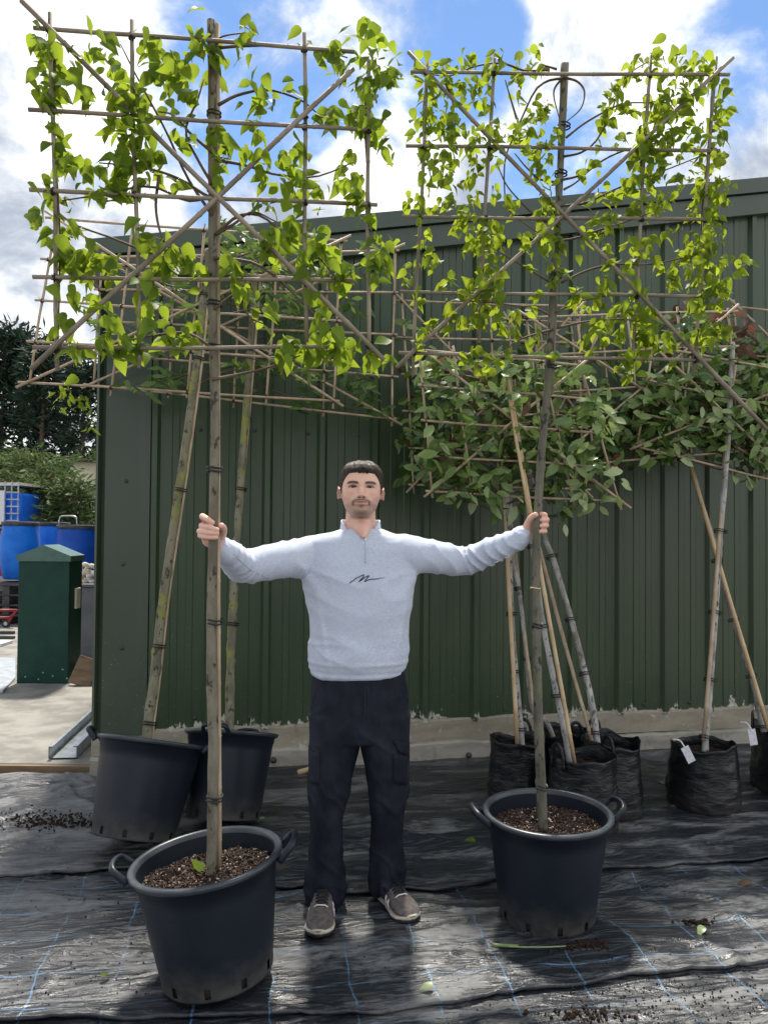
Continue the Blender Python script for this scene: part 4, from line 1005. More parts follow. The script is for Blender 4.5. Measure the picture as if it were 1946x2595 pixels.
clR4 = [(190,90,30,40,6),(300,20,30,30,5),(360,90,20,30,4),(400,70,40,30,9),(480,40,50,40,12),(500,100,40,40,9),(260,190,30,30,6),(310,230,15,20,2),(220,230,40,30,7),(180,290,30,30,5),(320,170,30,25,5),(360,210,20,20,3),(380,190,20,20,3),(440,160,40,30,9),(430,200,30,30,6),(520,200,25,40,6),(590,160,25,20,4),(540,240,20,20,3),(580,240,30,20,4),(670,270,25,25,5),(660,150,20,15,2),(690,80,25,15,3),(380,370,20,30,3),(440,380,15,30,3),(490,370,30,30,6),(550,350,15,25,3),(410,330,30,15,4),(740,340,25,20,4),
(850,110,40,25,7),(930,130,40,30,7),(970,60,20,20,4),(1100,60,40,40,7),(1040,150,40,30,9),(1080,180,40,40,11),(1140,170,40,30,9),(1150,240,50,30,14),(1210,280,60,40,20),(1130,260,40,30,11),(1040,250,20,30,4),(960,220,50,30,9),(900,260,30,25,6),(930,320,20,15,3),(1000,270,30,20,5),(1100,340,40,30,9),(1040,360,30,30,6),(1070,410,40,30,7),(1250,390,15,20,2),(1250,40,25,25,4),(1390,100,50,40,12),(1450,60,40,30,11),(1450,125,20,15,2),(1400,240,60,40,16),(1470,240,50,20,9),(1330,260,30,25,6),(1390,290,25,20,5),(1350,150,40,30,7)]
Lv = cluster_leaves(clR2, z2, planeR, .048, 'leaf_beam', .05, dens=1.0)+cluster_leaves(clR4, z4, planeR, .053, 'leaf_beam', .05, dens=1.3)
put_leaves(treeR, Lv, 'ovate2' if False else 'ovate')
hR = [((1040, 186), (1845, 193)), ((1028, 373), (1820, 385)), ((1019, 551), (1790, 559)), ((1013, 741), (1785, 754)), ((1010, 895), (1797, 915))]
vR = [((1083, 140), (1046, 952)), ((1253, 134), (1214, 868)), ((1649, 140), (1601, 934)), ((1815, 143), (1757, 952))]
dR = [((1034, 140), (1935, 1090)), ((1850, 155), (1004, 934))]
trr = trellis('front right bamboo trellis above the man\'s raised left hand', (XTR, YR, 1.9), planeR, hR, vR, dR, .0070, 'cane_grey', 1.15,
        [(at(1396, 1000, YR+.022), at(1436, 160, YR+.018), .0085, 'cane_grey')])
for (x, y) in [(1359, 1585), (1371, 1995), (1390, 930), (1402, 700), (1416, 440), (1424, 320)]:
    band_tie(trr, at(x+(2 if y > 1000 else 5), y, YR+(0 if y > 1000 else .006)), (.03, 0, 1), .0205 if y > 1000 else .023)
band_tie(trr, at(1356, 1490, YR), (0, 0, 1), .0185, mat='cane_yellow', h=.001)

# ------------------------------------------------------------------ trees leaning at the back left
def quad_trellis(label, loc, tf, TL, TR, BR, BL, Y, rows, cols, r, ext=14, mat='cane', diag=True, vx=None, s=0.0, stake=None, ties=True):
    P = lambda u, v: tuple((1-v)*((1-u)*TL[i]+u*TR[i])+v*((1-u)*BL[i]+u*BR[i]) for i in (0, 1))
    e = ext/700
    h = [(tf(*P(-e*RNG.uniform(.6, 2.2), j/(rows-1))), tf(*P(1+e*RNG.uniform(.6, 2.0), j/(rows-1)))) for j in range(rows)]
    us = vx or [i/(cols-1) for i in range(cols)]
    v = [(tf(*P(u, -e*RNG.uniform(1, 3))), tf(*P(u, 1+e*RNG.uniform(1.2, 3)))) for u in us]
    d = [(tf(*P(-e*2, -e*2)), tf(*P(1+e*2, 1+e*2))), (tf(*P(-e*2, 1+e*2)), tf(*P(1+e*2, -e*2)))] if diag else []
    x0 = at(*tf(*TL), Y).x
    pl = lambda x, y: atp(x, y, Y, s, x0)
    return trellis(label, loc, pl, h, v, d, r, mat, 1.1, stake, ties), pl, P
YA0, YA1 = 3.68, 4.30
def lean_trunk(tree, ptsD, Y0, Y1, r0, r1, mat, seed, knots=40, n=110):
    pts = [aD(x, y, Y0+(Y1-Y0)*i/(len(ptsD)-1)) for i, (x, y) in enumerate(ptsD)]
    m_, P = trunk_mesh(pts, r0, r1, n, 16, knots, seed); m_.build('trunk', M[mat], tree, smooth=True); return P
b0 = aD(315, 1640, YA0)
def side_cane(root, P, x0, x1, dy, r):
    n = len(P); q = [P[i]+Vector((x0+(x1-x0)*i/(n-1), dy, 0)) for i in range(3, n, 4)]
    MB().tube(q, r, 8).build('stake', M['cane'], root, smooth=True)
trA = thing('trained_tree', 'lichen covered tree leaning right from the tilted pot at the back left', 'tree', b0, TG)
PA = lean_trunk(trA, [(313, 1640), (322, 1560), (336, 1450), (355, 1280), (385, 1080), (410, 900), (428, 760), (438, 660), (450, 540)], YA0, YA1, .0265, .0175, 'bark_lichen', 5, 60)
s1 = aD(350, 1500, YA0+.05)
tA, plA, PAq = quad_trellis('wide weathered trellis at the back left, low corner clear of the shed', at(450, 900, YA1), z3, (235, -75), (1435, 20), (1402, 690), (125, 615), YA1-.045, 5, 5, .0070, 12, 'cane',
                      vx=[0, .27, .52, .78, 1.0], stake=[])
side_cane(tA, PA, .020, .026, .012, .0085)
for f in (.12, .30, .52, .74, .9):
    i = int(f*(len(PA)-1)); band_tie(tA, PA[i]+Vector((.006, 0, 0)), PA[i+1]-PA[i], .033-.008*f)
bt = MB()
for (a, b, c) in [((820, 480), (1000, 500), (1200, 540)), ((840, 350), (1050, 300), (1250, 250)), ((830, 420), (640, 400), (420, 330)), ((830, 560), (700, 600), (520, 620)), ((850, 250), (650, 180), (450, 120)), ((850, 180), (1000, 80), (1200, 40)), ((860, 100), (700, 20), (560, -40)), ((830, 620), (960, 560), (1100, 570))]:
    branch(bt, [z3(*a), z3(*b), z3(*c)], plA, .006, .002)
bt.build('branches', M['twig'], trA, smooth=True)
clA = [(680, 600, 60, 40, 9), (560, 640, 50, 20, 4), (980, 560, 70, 40, 6), (1180, 260, 90, 60, 10), (1200, 540, 60, 40, 6), (400, 330, 60, 40, 4), (760, 300, 60, 60, 6), (1050, 200, 90, 80, 14), (900, 380, 60, 50, 5), (1300, 600, 60, 50, 8),
       (700, 180, 80, 60, 8), (1150, 60, 110, 70, 18), (980, -10, 90, 50, 16), (1320, 60, 60, 60, 8), (520, 420, 50, 40, 4), (620, 480, 50, 40, 4)]
put_leaves(trA, cluster_leaves(clA, z3, plA, .085, 'leaf_pear', .09, droop=.3, dens=2.6)+cluster_leaves([(285, 700, 60, 45, 16), (350, 690, 40, 30, 8), (270, 640, 25, 30, 5), (385, 780, 20, 40, 7)], z3, plA, .062, 'leaf_beam', .07), 'narrow')
YB0, YB1 = 3.92, 4.58
trB = thing('trained_tree', 'upright mossy tree rising from the second pot at the back left', 'tree', aD(495, 1640, YB0), TG)
PB = lean_trunk(trB, [(494, 1640), (496, 1560), (500, 1400), (507, 1250), (520, 1050), (535, 850), (545, 700), (551, 600), (556, 520)], YB0, YB1, .0255, .0175, 'bark_lichen', 15, 60)
tB, plB, PBq = quad_trellis('wide trellis behind the left trees, its right end tied beside the laurel leaves', at(640, 900, YB1), z3, (430, 90), (1660, 60), (1648, 765), (395, 625), YB1-.05, 5, 5, .0070, 12, 'cane',
                       vx=[0, .25, .47, .77, 1.0], stake=[])
side_cane(tB, PB, -.016, .034, .012, .0105)
for f in (.05, .30, .5, .7, .88):
    i = int(f*(len(PB)-1)); band_tie(tB, PB[i]+Vector((.006, 0, 0)), PB[i+1]-PB[i], .033-.008*f)
bt = MB()
for (a, b, c) in [((1070, 560), (1250, 600), (1500, 660)), ((1070, 430), (1250, 380), (1480, 300)), ((1060, 300), (880, 260), (700, 200)), ((1080, 250), (1250, 150), (1420, 120)), ((1060, 520), (900, 560), (760, 600)), ((1085, 150), (1150, 60), (1280, 0)), ((1070, 620), (1300, 690), (1600, 730))]:
    branch(bt, [z3(*a), z3(*b), z3(*c)], plB, .006, .002)
bt.build('branches', M['twig'], trB, smooth=True)
clB = [(1290, 710, 70, 30, 10), (1480, 610, 90, 70, 14), (1600, 740, 60, 25, 12), (1110, 540, 90, 50, 10), (1480, 320, 80, 60, 8), (1220, 330, 80, 70, 10), (900, 240, 80, 70, 8), (1100, 130, 100, 60, 14), (1400, 150, 70, 60, 10),
       (760, 590, 50, 30, 6), (1350, 500, 60, 50, 6), (1540, 680, 60, 50, 8), (1000, 60, 90, 40, 10), (1250, 20, 90, 60, 14), (1550, 90, 60, 60, 8), (1000, 640, 50, 30, 4)]
put_leaves(trB, cluster_leaves(clB, z3, plB, .085, 'leaf_pear', .09, droop=.3, dens=2.6), 'narrow')

# ------------------------------------------------------------------ laurels in the grow bags
def laurel(lab, ptsD, Y0, Y1, r0, mat, seed, caneD, canelab, quad, Yt, rows, cols, cl, bright, dens=1.0, vx=None, top=None):
    b = aD(ptsD[0][0], ptsD[0][1], Y0)
    t_ = thing('trained_tree', lab, 'tree', b, TG)
    P = lean_trunk(t_, ptsD, Y0, Y1, r0, r0*.75, mat, seed, 22, 90)
    st = [(aD(*caneD[0], Y0+caneD[2]), aD(*caneD[1], Y1+caneD[2]), caneD[3], caneD[4])]
    if len(caneD) > 5: st.append((aD(*caneD[5], Y0), aD(*caneD[6], Y1), caneD[3]*.8, caneD[4]))
    tr_, pl, Pq = quad_trellis(canelab, b+Vector((0, 0, 1.2)), z4, *quad, Yt, rows, cols, .0068, 16, 'cane', vx=vx, stake=st)
    for f in (.06, .24, .42, .6):
        i = int(f*(len(P)-2)); band_tie(tr_, P[i], P[i+1]-P[i], r0*1.9)
    bt = MB()
    for c in cl[::2]:
        x0, y0 = c[0], c[1]
        cx = (quad[0][0]+quad[1][0])/2
        branch(bt, [z4(cx+(x0-cx)*.15, y0+60), z4(cx+(x0-cx)*.6, y0+25), z4(x0, y0)], pl, .0045, .002, .03, 8)
    bt.build('branches', M['twig'], t_, smooth=True)
    L = cluster_leaves(cl, z4, pl, .098, 'leaf_laurel', .085, droop=.35, dens=dens*1.3, mixm=('leaf_bronze', .03))
    L = [(p_, d_, n_, s_, 'leaf_pale' if (m__ == 'leaf_laurel' and RNG.random() < .10) else m__) for (p_, d_, n_, s_, m__) in L]  # some leaves turned pale in colour, standing in for sky highlights
    for q in L: q[0].y += .05
    L += cluster_leaves(bright, z4, lambda x, y: pl(x, y)+Vector((0, -.05, 0)), .100, 'leaf_pale', .05, droop=.6, spread=1.35)
    put_leaves(t_, L, 'elliptic')
    return t_, pl
def fill(quad, n, rx=42, ry=42, per=6):
    TL, TR, BR, BL = quad; o = []
    for i in range(n):
        u, v = RNG.random(), RNG.random()
        o.append((((1-v)*((1-u)*TL[0]+u*TR[0])+v*((1-u)*BL[0]+u*BR[0])), ((1-v)*((1-u)*TL[1]+u*TR[1])+v*((1-u)*BL[1]+u*BR[1])), rx, ry, per))
    return o
Q0 = ((115, 105), (860, 130), (880, 900), (163, 880))
laurel('laurel rising from the leftmost grow bag, hidden behind the nearer laurel', [(1128, 1615), (1118, 1500), (1108, 1380), (1102, 1250), (1096, 1100), (1092, 950), (1090, 760)], 4.27, 4.68, .016, 'bark_silver', 31,
       ((1117, 1612), (1086, 980), -.045, .0125, 'cane_yellow'), 'trellis behind the nearer laurel, its corner sticking out beside the man\'s head', Q0, 4.66, 6, 5,
       fill(((110, 330), (600, 380), (620, 900), (130, 880)), 62, per=6)+[(160, 820, 50, 40, 12), (230, 840, 60, 40, 12), (140, 640, 30, 60, 6), (120, 230, 40, 60, 5)], [(180, 790, 30, 20, 3)])
Q4 = ((560, 185), (960, 200), (1010, 800), (640, 830))
laurel('laurel rising from the grow bag at the back of the cluster', [(1205, 1620), (1180, 1560), (1150, 1530), (1135, 1400), (1122, 1280), (1106, 1190), (1100, 1000), (1095, 800)], 4.42, 4.75, .014, 'bark_silver', 33,
       ((1160, 1590), (1112, 1190), -.03, .011, 'cane'), 'small trellis behind the right trunk, above the laurel', Q4, 4.74, 5, 4,
       fill(((600, 180), (960, 230), (1000, 790), (640, 800)), 40, per=5)+[(680, 330, 60, 40, 6), (560, 330, 70, 40, 6), (300, 340, 90, 40, 5)], [])
Q3 = ((640, 175), (1490, 150), (1540, 738), (720, 812))
laurel('laurel rising from the right grow bag of the cluster', [(1292, 1625), (1278, 1520), (1255, 1420), (1228, 1320), (1195, 1210), (1170, 1140), (1140, 1000), (1120, 850)], 4.10, 4.56, .0175, 'bark_silver', 37,
       ((1281, 1612), (1150, 1130), -.0, .0105, 'cane'), 'trellis rising to the right behind the front right tree', Q3, 4.60, 5, 5,
       fill(((900, 400), (1500, 400), (1500, 730), (980, 790)), 66, per=6)+[(1330, 170, 70, 40, 12), (1300, 240, 80, 40, 10), (1000, 690, 60, 60, 12), (1010, 740, 60, 40, 10), (1240, 760, 60, 25, 9), (1400, 330, 90, 50, 12)],
       [(1180, 480, 60, 40, 4), (960, 590, 30, 40, 3)])
Q1 = ((188, 312), (868, 378), (1030, 952), (240, 908))
laurel('nearest laurel, in the front grow bag, with pale new leaves at its lower right', [(1236, 1690), (1222, 1600), (1200, 1490), (1178, 1380), (1160, 1260), (1146, 1140), (1128, 1000), (1112, 900), (1098, 790)], 3.90, 4.18, .0155, 'bark_silver', 39,
       ((1243, 1662), (1094, 800), -.04, .0105, 'cane_yellow', (1143, 1110), (1090, 800)), 'nearest laurel trellis, its bottom cane level with the man\'s left hand', Q1, 4.14, 5, 5,
       fill(((190, 330), (880, 380), (1000, 930), (240, 890)), 96, per=6)+[(500, 970, 40, 50, 5), (640, 960, 40, 30, 7), (800, 1010, 40, 40, 5), (440, 930, 50, 30, 7), (350, 930, 60, 30, 8), (720, 340, 60, 40, 6), (230, 380, 40, 40, 4), (880, 960, 40, 30, 4)],
       [(930, 565, 60, 25, 4), (900, 610, 40, 40, 5), (975, 610, 35, 30, 4), (960, 580, 40, 30, 3), (840, 630, 30, 20, 2), (870, 740, 40, 30, 3), (820, 760, 30, 30, 3), (840, 840, 40, 25, 5), (930, 840, 40, 30, 5), (1010, 860, 40, 25, 5), (940, 950, 50, 30, 6),
        (860, 910, 30, 30, 4), (840, 940, 25, 25, 3), (500, 990, 20, 45, 2), (490, 880, 30, 40, 4), (560, 850, 40, 30, 4), (520, 900, 30, 30, 3), (220, 700, 18, 40, 2), (280, 720, 25, 40, 3), (450, 730, 20, 30, 1), (800, 1030, 18, 35, 2), (860, 990, 20, 35, 2), (910, 420, 25, 20, 2), (440, 670, 25, 35, 2), (640, 420, 60, 40, 6), (600, 500, 30, 40, 3), (220, 400, 25, 30, 2), (380, 500, 25, 20, 2), (580, 970, 18, 35, 2)],
       vx=[0, .215, .52, .755, 1.0])
Q5 = ((1172, 300), (1850, 420), (1800, 890), (1105, 722))
laurel('laurel with a pale silver trunk in the wide grow bag standing alone', [(1522, 1625), (1526, 1560), (1533, 1480), (1540, 1380), (1546, 1290), (1553, 1180), (1564, 1050), (1573, 930), (1578, 820), (1582, 740)], 4.22, 4.62, .0185, 'bark_silver', 41,
       ((1519, 1600), (1584, 800), .004, .0115, 'cane'), 'trellis at the right edge, sloping down to the right', Q5, 4.56, 4, 5,
       fill(((1180, 360), (1800, 400), (1780, 830), (1120, 740)), 80, per=6)+[(1270, 760, 50, 30, 10), (1590, 480, 70, 60, 12), (1640, 660, 60, 60, 10)],
       [(1300, 680, 25, 30, 2), (1400, 620, 50, 30, 5), (1540, 860, 35, 30, 4), (1600, 580, 50, 50, 6), (1450, 640, 50, 30, 4), (1290, 560, 40, 50, 4), (1390, 560, 40, 40, 4), (1640, 700, 30, 40, 4), (1620, 780, 30, 30, 3), (1240, 470, 40, 30, 3)],
       vx=[0, .235, .52, .73, 1.0])
Q6 = ((1515, 130), (2080, 190), (2120, 700), (1560, 745))
laurel('laurel leaning left from the grow bag at the right edge', [(1652, 1600), (1640, 1540), (1625, 1470), (1600, 1390), (1575, 1310), (1552, 1230), (1538, 1160), (1512, 1080), (1490, 1000), (1480, 900)], 4.45, 4.80, .0165, 'bark_silver', 43,
       ((1663, 1590), (1484, 980), -.04, .0125, 'cane_yellow'), 'trellis at the far right with clear canes against the grey green wall', Q6, 4.86, 4, 4,
       fill(((1200, 300), (1700, 230), (1800, 740), (1200, 700)), 74, per=6)+[(1270, 180, 70, 40, 10), (1420, 200, 90, 40, 12), (1580, 280, 60, 60, 10)], [(1640, 420, 40, 40, 4)])
br = []
P6 = lambda x, y: at(x, y, 4.72)
brt = bpy.data.objects['trained_tree.009']
L = cluster_leaves([(1290, 140, 40, 30, 6), (1330, 130, 40, 30, 6), (1480, 180, 60, 35, 12), (1400, 190, 50, 30, 8), (1540, 250, 50, 40, 8), (1590, 230, 40, 40, 6), (1560, 300, 50, 40, 8), (1240, 190, 40, 30, 5)], z4, P6, .085, 'leaf_bronze', .06, droop=.4)
put_leaves(brt, L, 'elliptic', 0)

# ------------------------------------------------------------------ small things on the ground
for (x, y, kind, mat, lab, s) in [(1660, 1988, 'elliptic', 'leaf_pale', 'pale curled leaf on the sheet left of the lone grow bag', .09), (1645, 1948, 'ovate', 'leaf_beam', 'small yellow leaf near the plinth, left of the lone grow bag', .05),
                                  (1205, 2140, 'ovate', 'leaf_beam', 'green leaf on the sheet just left of the right pot', .06), (1782, 2352, 'ovate', 'leaf_pale', 'pale leaf on the dusty sheet at the right', .05),
                                  (1905, 2242, 'elliptic', 'leaf_bronze', 'curled brown leaf near the right edge', .07), (1097, 2512, 'ovate', 'leaf_pale', 'leaf on the nearest sheet below the right pot', .045),
                                  (670, 2073, 'elliptic', 'leaf_pale', 'yellowed leaf beside the pot by the plinth', .07), (255, 2486, 'ovate', 'leaf_beam', 'green leaf fragment near the left pot', .035), (1090, 1952, 'ovate', 'leaf_pale', 'tiny pale leaf on the sheet right of the man', .04), (1088, 1922, 'elliptic', 'leaf_bronze', 'curled brown leaf at the foot of the plinth', .09), (1120, 1924, 'narrow', 'leaf_bronze', 'narrow brown leaf beside the curled one at the plinth', .07), (690, 2060, 'ovate', 'leaf_beam', 'green leaf on the sheet beside the second back pot', .045)]:
    c = gp(x, y, .02); z = ground_z(c.x, c.y)
    me, _, _ = leaf_variant(kind, int(s*1000) % 5, mat); o = link('fallen_leaf', me, None); o.location = (c.x, c.y, z+.022); o.scale = (s, s, s)
    o.rotation_euler = (RNG.uniform(-.3, .3), RNG.uniform(-.4, .4), RNG.uniform(0, 6)); tag(o, lab, 'leaf')
a = gp(755, 1958, .04); b = a+Vector((.26, .13, .035))
tag(cane_mesh(a, b, .017, 3, 10).build('cane_offcut', M['cane_yellow'], smooth=True), 'short yellow bamboo offcut lying behind the man\'s leg', 'cane')
a = gp(1262, 2398, .024); b = gp(1465, 2396, .024)
m_ = MB(); m_.tube(curve([a, a.lerp(b, .5)+Vector((0, -.02, .006)), b], 12), .003, 5); m_.tube(curve([a.lerp(b, .25), a+Vector((-.02, -.01, .01))], 6), .006, 5)
tag(m_.build('weed_stem', M['leaf_pale'], smooth=True), 'pulled pale weed stem lying in front of the right pot', 'weed')
crumbs = MB()
def crumb(n, cx, cy, sx, sy, smin, smax):
    for i in range(n):
        px, py = cx+RNG.normal(0, sx), cy+RNG.normal(0, sy)
        if py < 1990: continue
        c = gp(px, py, .02); s = RNG.uniform(smin, smax)
        if not (-3.5 < c.x < 4): continue
        z = ground_z(c.x, c.y)+(.016 if c.y > np.interp(c.x, *zip(*seamA)) else .004 if c.y > np.interp(c.x, *zip(*seamB)) else -.008)
        crumbs.box((c.x, c.y, z+s*.3), (s, s*RNG.uniform(.5, 1), s*.7), Euler(RNG.uniform(0, 6, 3)).to_matrix())
crumb(420, 130, 2085, 70, 10, .003, .011); crumb(160, 1480, 2400, 30, 6, .004, .012); crumb(420, 1720, 2530, 170, 45, .0015, .006); crumb(160, 300, 2500, 250, 60, .0015, .006)
crumb(200, 1300, 2450, 400, 80, .0015, .005); crumb(60, 1760, 2330, 20, 4, .004, .012); crumb(90, 330, 2300, 220, 70, .0015, .006); crumb(80, 1480, 2565, 60, 10, .004, .012)
tag(crumbs.build('soil_crumbs', M['soil']), 'crumbs of spilt compost on the ground sheets', kind='stuff')
# ------------------------------------------------------------------ the man
YM = 3.05
def remesh(mb, voxel, smooth=4, fac=.5):
    me = mb.mesh('tmp'); o = bpy.data.objects.new('tmp', me); COL.objects.link(o)
    r = o.modifiers.new('r', 'REMESH'); r.mode = 'VOXEL'; r.voxel_size = voxel; r.adaptivity = 0
    if smooth:
        s = o.modifiers.new('s', 'SMOOTH'); s.iterations = smooth; s.factor = fac
    dg = bpy.context.evaluated_depsgraph_get(); ev = o.evaluated_get(dg)
    m2 = bpy.data.meshes.new_from_object(ev)
    bpy.data.objects.remove(o); bpy.data.meshes.remove(me)
    n = len(m2.vertices); co = np.empty(n*3, np.float32); m2.vertices.foreach_get('co', co)
    nr = np.empty(n*3, np.float32); m2.vertices.foreach_get('normal', nr)
    return m2, co.reshape(-1, 3).astype(float), nr.reshape(-1, 3).astype(float)
def finish(me, co, name, mat, parent):
    off = np.array(ROOT[root_of(parent).name])
    me.vertices.foreach_set('co', (co-off).astype(np.float32).ravel())
    me.polygons.foreach_set('use_smooth', [True]*len(me.polygons)); me.name = name; me.materials.clear(); me.update()
    return link(name, me, mat, parent)
def bvh_of(o):
    me = o.data; off = ROOT[root_of(o).name]
    return BVHTree.FromPolygons([v.co+off for v in me.vertices], [tuple(p.vertices) for p in me.polygons])
def ring_loft(mb, rings, seg=48, e=1.0):                  # rings: (centre, half width x, half depth y) stacked along z
    V = []
    for (c, a, b) in rings:
        for k in range(seg):
            q = 2*math.pi*k/seg; cc, ss_ = math.cos(q), math.sin(q)
            V.append((c[0]+a*math.copysign(abs(cc)**e, cc), c[1]+b*math.copysign(abs(ss_)**e, ss_), c[2]))
    n = len(rings)
    Fc = [(i*seg+k, i*seg+(k+1) % seg, (i+1)*seg+(k+1) % seg, (i+1)*seg+k) for i in range(n-1) for k in range(seg)]
    Fc += [tuple(range(seg-1, -1, -1)), tuple((n-1)*seg+k for k in range(seg))]
    if rings[0][0][2] > rings[-1][0][2]: Fc = [f[::-1] for f in Fc]
    mb.add(V, Fc)
def ball(mb, c, r, n=12):
    mb.lathe([(0, -r)]+[(r*math.cos(a), r*math.sin(a)) for a in np.linspace(-1.4, 1.4, n)]+[(0, r)], 16, c)
def limb(mb, pts, rad, n=24, seg=20):
    P = curve(pts, n); rr = np.interp(np.linspace(0, 1, n), np.linspace(0, 1, len(rad)), rad)
    mb.tube(P, list(rr), seg); ball(mb, P[0], rr[0]*.98); ball(mb, P[-1], rr[-1]*.98); return P
man = thing('person', 'man in a pale blue sweater, arms spread, holding the trunks of the two front trees', 'person', (aD(778, 1800, YM).x, YM, 0))
Y_ = lambda x, y, dY=0: aD(x, y, YM+dY)
# joints
shL, elL, wrL = Y_(676, 1203, 0), aD(531, 1223, 2.88), aD(486, 1193, YL+.075)
shR, elR, wrR = Y_(876, 1197, 0), aD(1004, 1212, 3.15), aD(1119, 1166, YR+.045)
# --- hands
zl = lambda x, y, Y: at(480+x*.09644, 1270+y*.09644, Y)
zr_ = lambda x, y, Y: at(1280+x*.09042, 1260+y*.09042, Y)
body = MB()
YLh, YRh = YL, YR
fl = [([(430, 500, .052), (345, 400, .012), (470, 470, -.028), (610, 560, -.036)], .0103), ([(400, 690, .055), (330, 640, .012), (500, 690, -.032), (735, 755, -.036)], .0100),
      ([(390, 830, .055), (272, 795, .010), (480, 825, -.032), (735, 850, -.035)], .0096), ([(410, 950, .05), (285, 905, .010), (470, 945, -.029), (715, 955, -.033)], .0088)]
for pts, r in fl:
    body_p = [zl(x, y, YLh+d) for x, y, d in pts]; limb(body, body_p, [r*1.15, r*1.05, r, r*.86], 18, 14)
limb(body, [zl(790, 1060, YLh+.062), zl(865, 900, YLh+.045), zl(905, 740, YLh+.012), zl(850, 645, YLh-.016)], [.017, .0145, .0125, .0105], 18, 14)
for pts in ([(430, 540, .055), (640, 840, .060), (800, 1110, .072)], [(400, 700, .057), (640, 920, .062), (800, 1120, .072)], [(395, 840, .057), (600, 990, .062), (790, 1130, .074)], [(410, 950, .055), (470, 1080, .058), (640, 1130, .066), (790, 1140, .074)]):
    limb(body, [zl(x, y, YLh+d) for x, y, d in pts], [.0125, .0155, .020], 12, 14)
fr = [([(900, 560, .050), (1085, 540, .030), (1105, 500, .002), (1010, 470, -.014)], .0105), ([(890, 660, .052), (1130, 650, .030), (1150, 630, 0.0), (1020, 640, -.016)], .0105),
      ([(880, 770, .052), (1120, 790, .030), (1140, 790, .0), (1010, 800, -.016)], .0102), ([(870, 880, .050), (1085, 950, .030), (1095, 955, .002), (980, 960, -.012)], .0095)]
for pts, r in fr:
    limb(body, [zr_(x, y, YRh+d) for x, y, d in pts], [r*1.1, r*1.08, r, r*.9], 18, 14)
limb(body, [zr_(590, 880, YRh+.036), zr_(660, 690, YRh+.018), zr_(735, 560, YRh-.006), zr_(850, 490, YRh-.024)], [.0175, .0145, .0125, .0108], 18, 14)
for pts in ([(890, 590, .050), (740, 720, .046), (540, 930, .046)], [(890, 680, .052), (740, 800, .048), (550, 960, .046)], [(880, 780, .052), (740, 880, .048), (560, 990, .046)], [(870, 880, .050), (740, 960, .048), (580, 1020, .046)], [(640, 760, .026), (640, 880, .034), (600, 980, .042)]):
    limb(body, [zr_(x, y, YRh+d) for x, y, d in pts], [.0125, .0155, .0185], 12, 14)
wl_ = zl(800, 1120, YLh+.072); wr2 = zr_(560, 970, YRh+.046)
limb(body, [shL, elL, wrL, wl_], [.050, .042, .030, .0265], 40); limb(body, [shR, elR, wrR, wr2], [.050, .042, .030, .0265], 40)
# --- torso, neck, legs of the body
ring_loft(body, [(Y_(779, y), w_, d_) for (y, w_, d_) in ((1590, .13, .09), (1480, .165, .10), (1400, .155, .098), (1300, .17, .10), (1220, .19, .10), (1180, .19, .09), (1163, .11, .07), (1150, .072, .062))])
limb(body, [Y_(778, 1185, .02), Y_(778, 1150, .012), Y_(779, 1120, .0), Y_(780, 1085, -.005)], [.072, .0625, .059, .056], 16, 28)
limb(body, [Y_(781, 1136, -.030), Y_(784, 1146, -.066), Y_(787, 1158, -.098)], [.040, .032, .010], 12, 20)
limb(body, [Y_(722, 1590), Y_(708, 1760), Y_(702, 1930, .03)], [.075, .05, .038], 20); limb(body, [Y_(832, 1590), Y_(836, 1760, .03), Y_(838, 1925, .05)], [.075, .05, .038], 20)
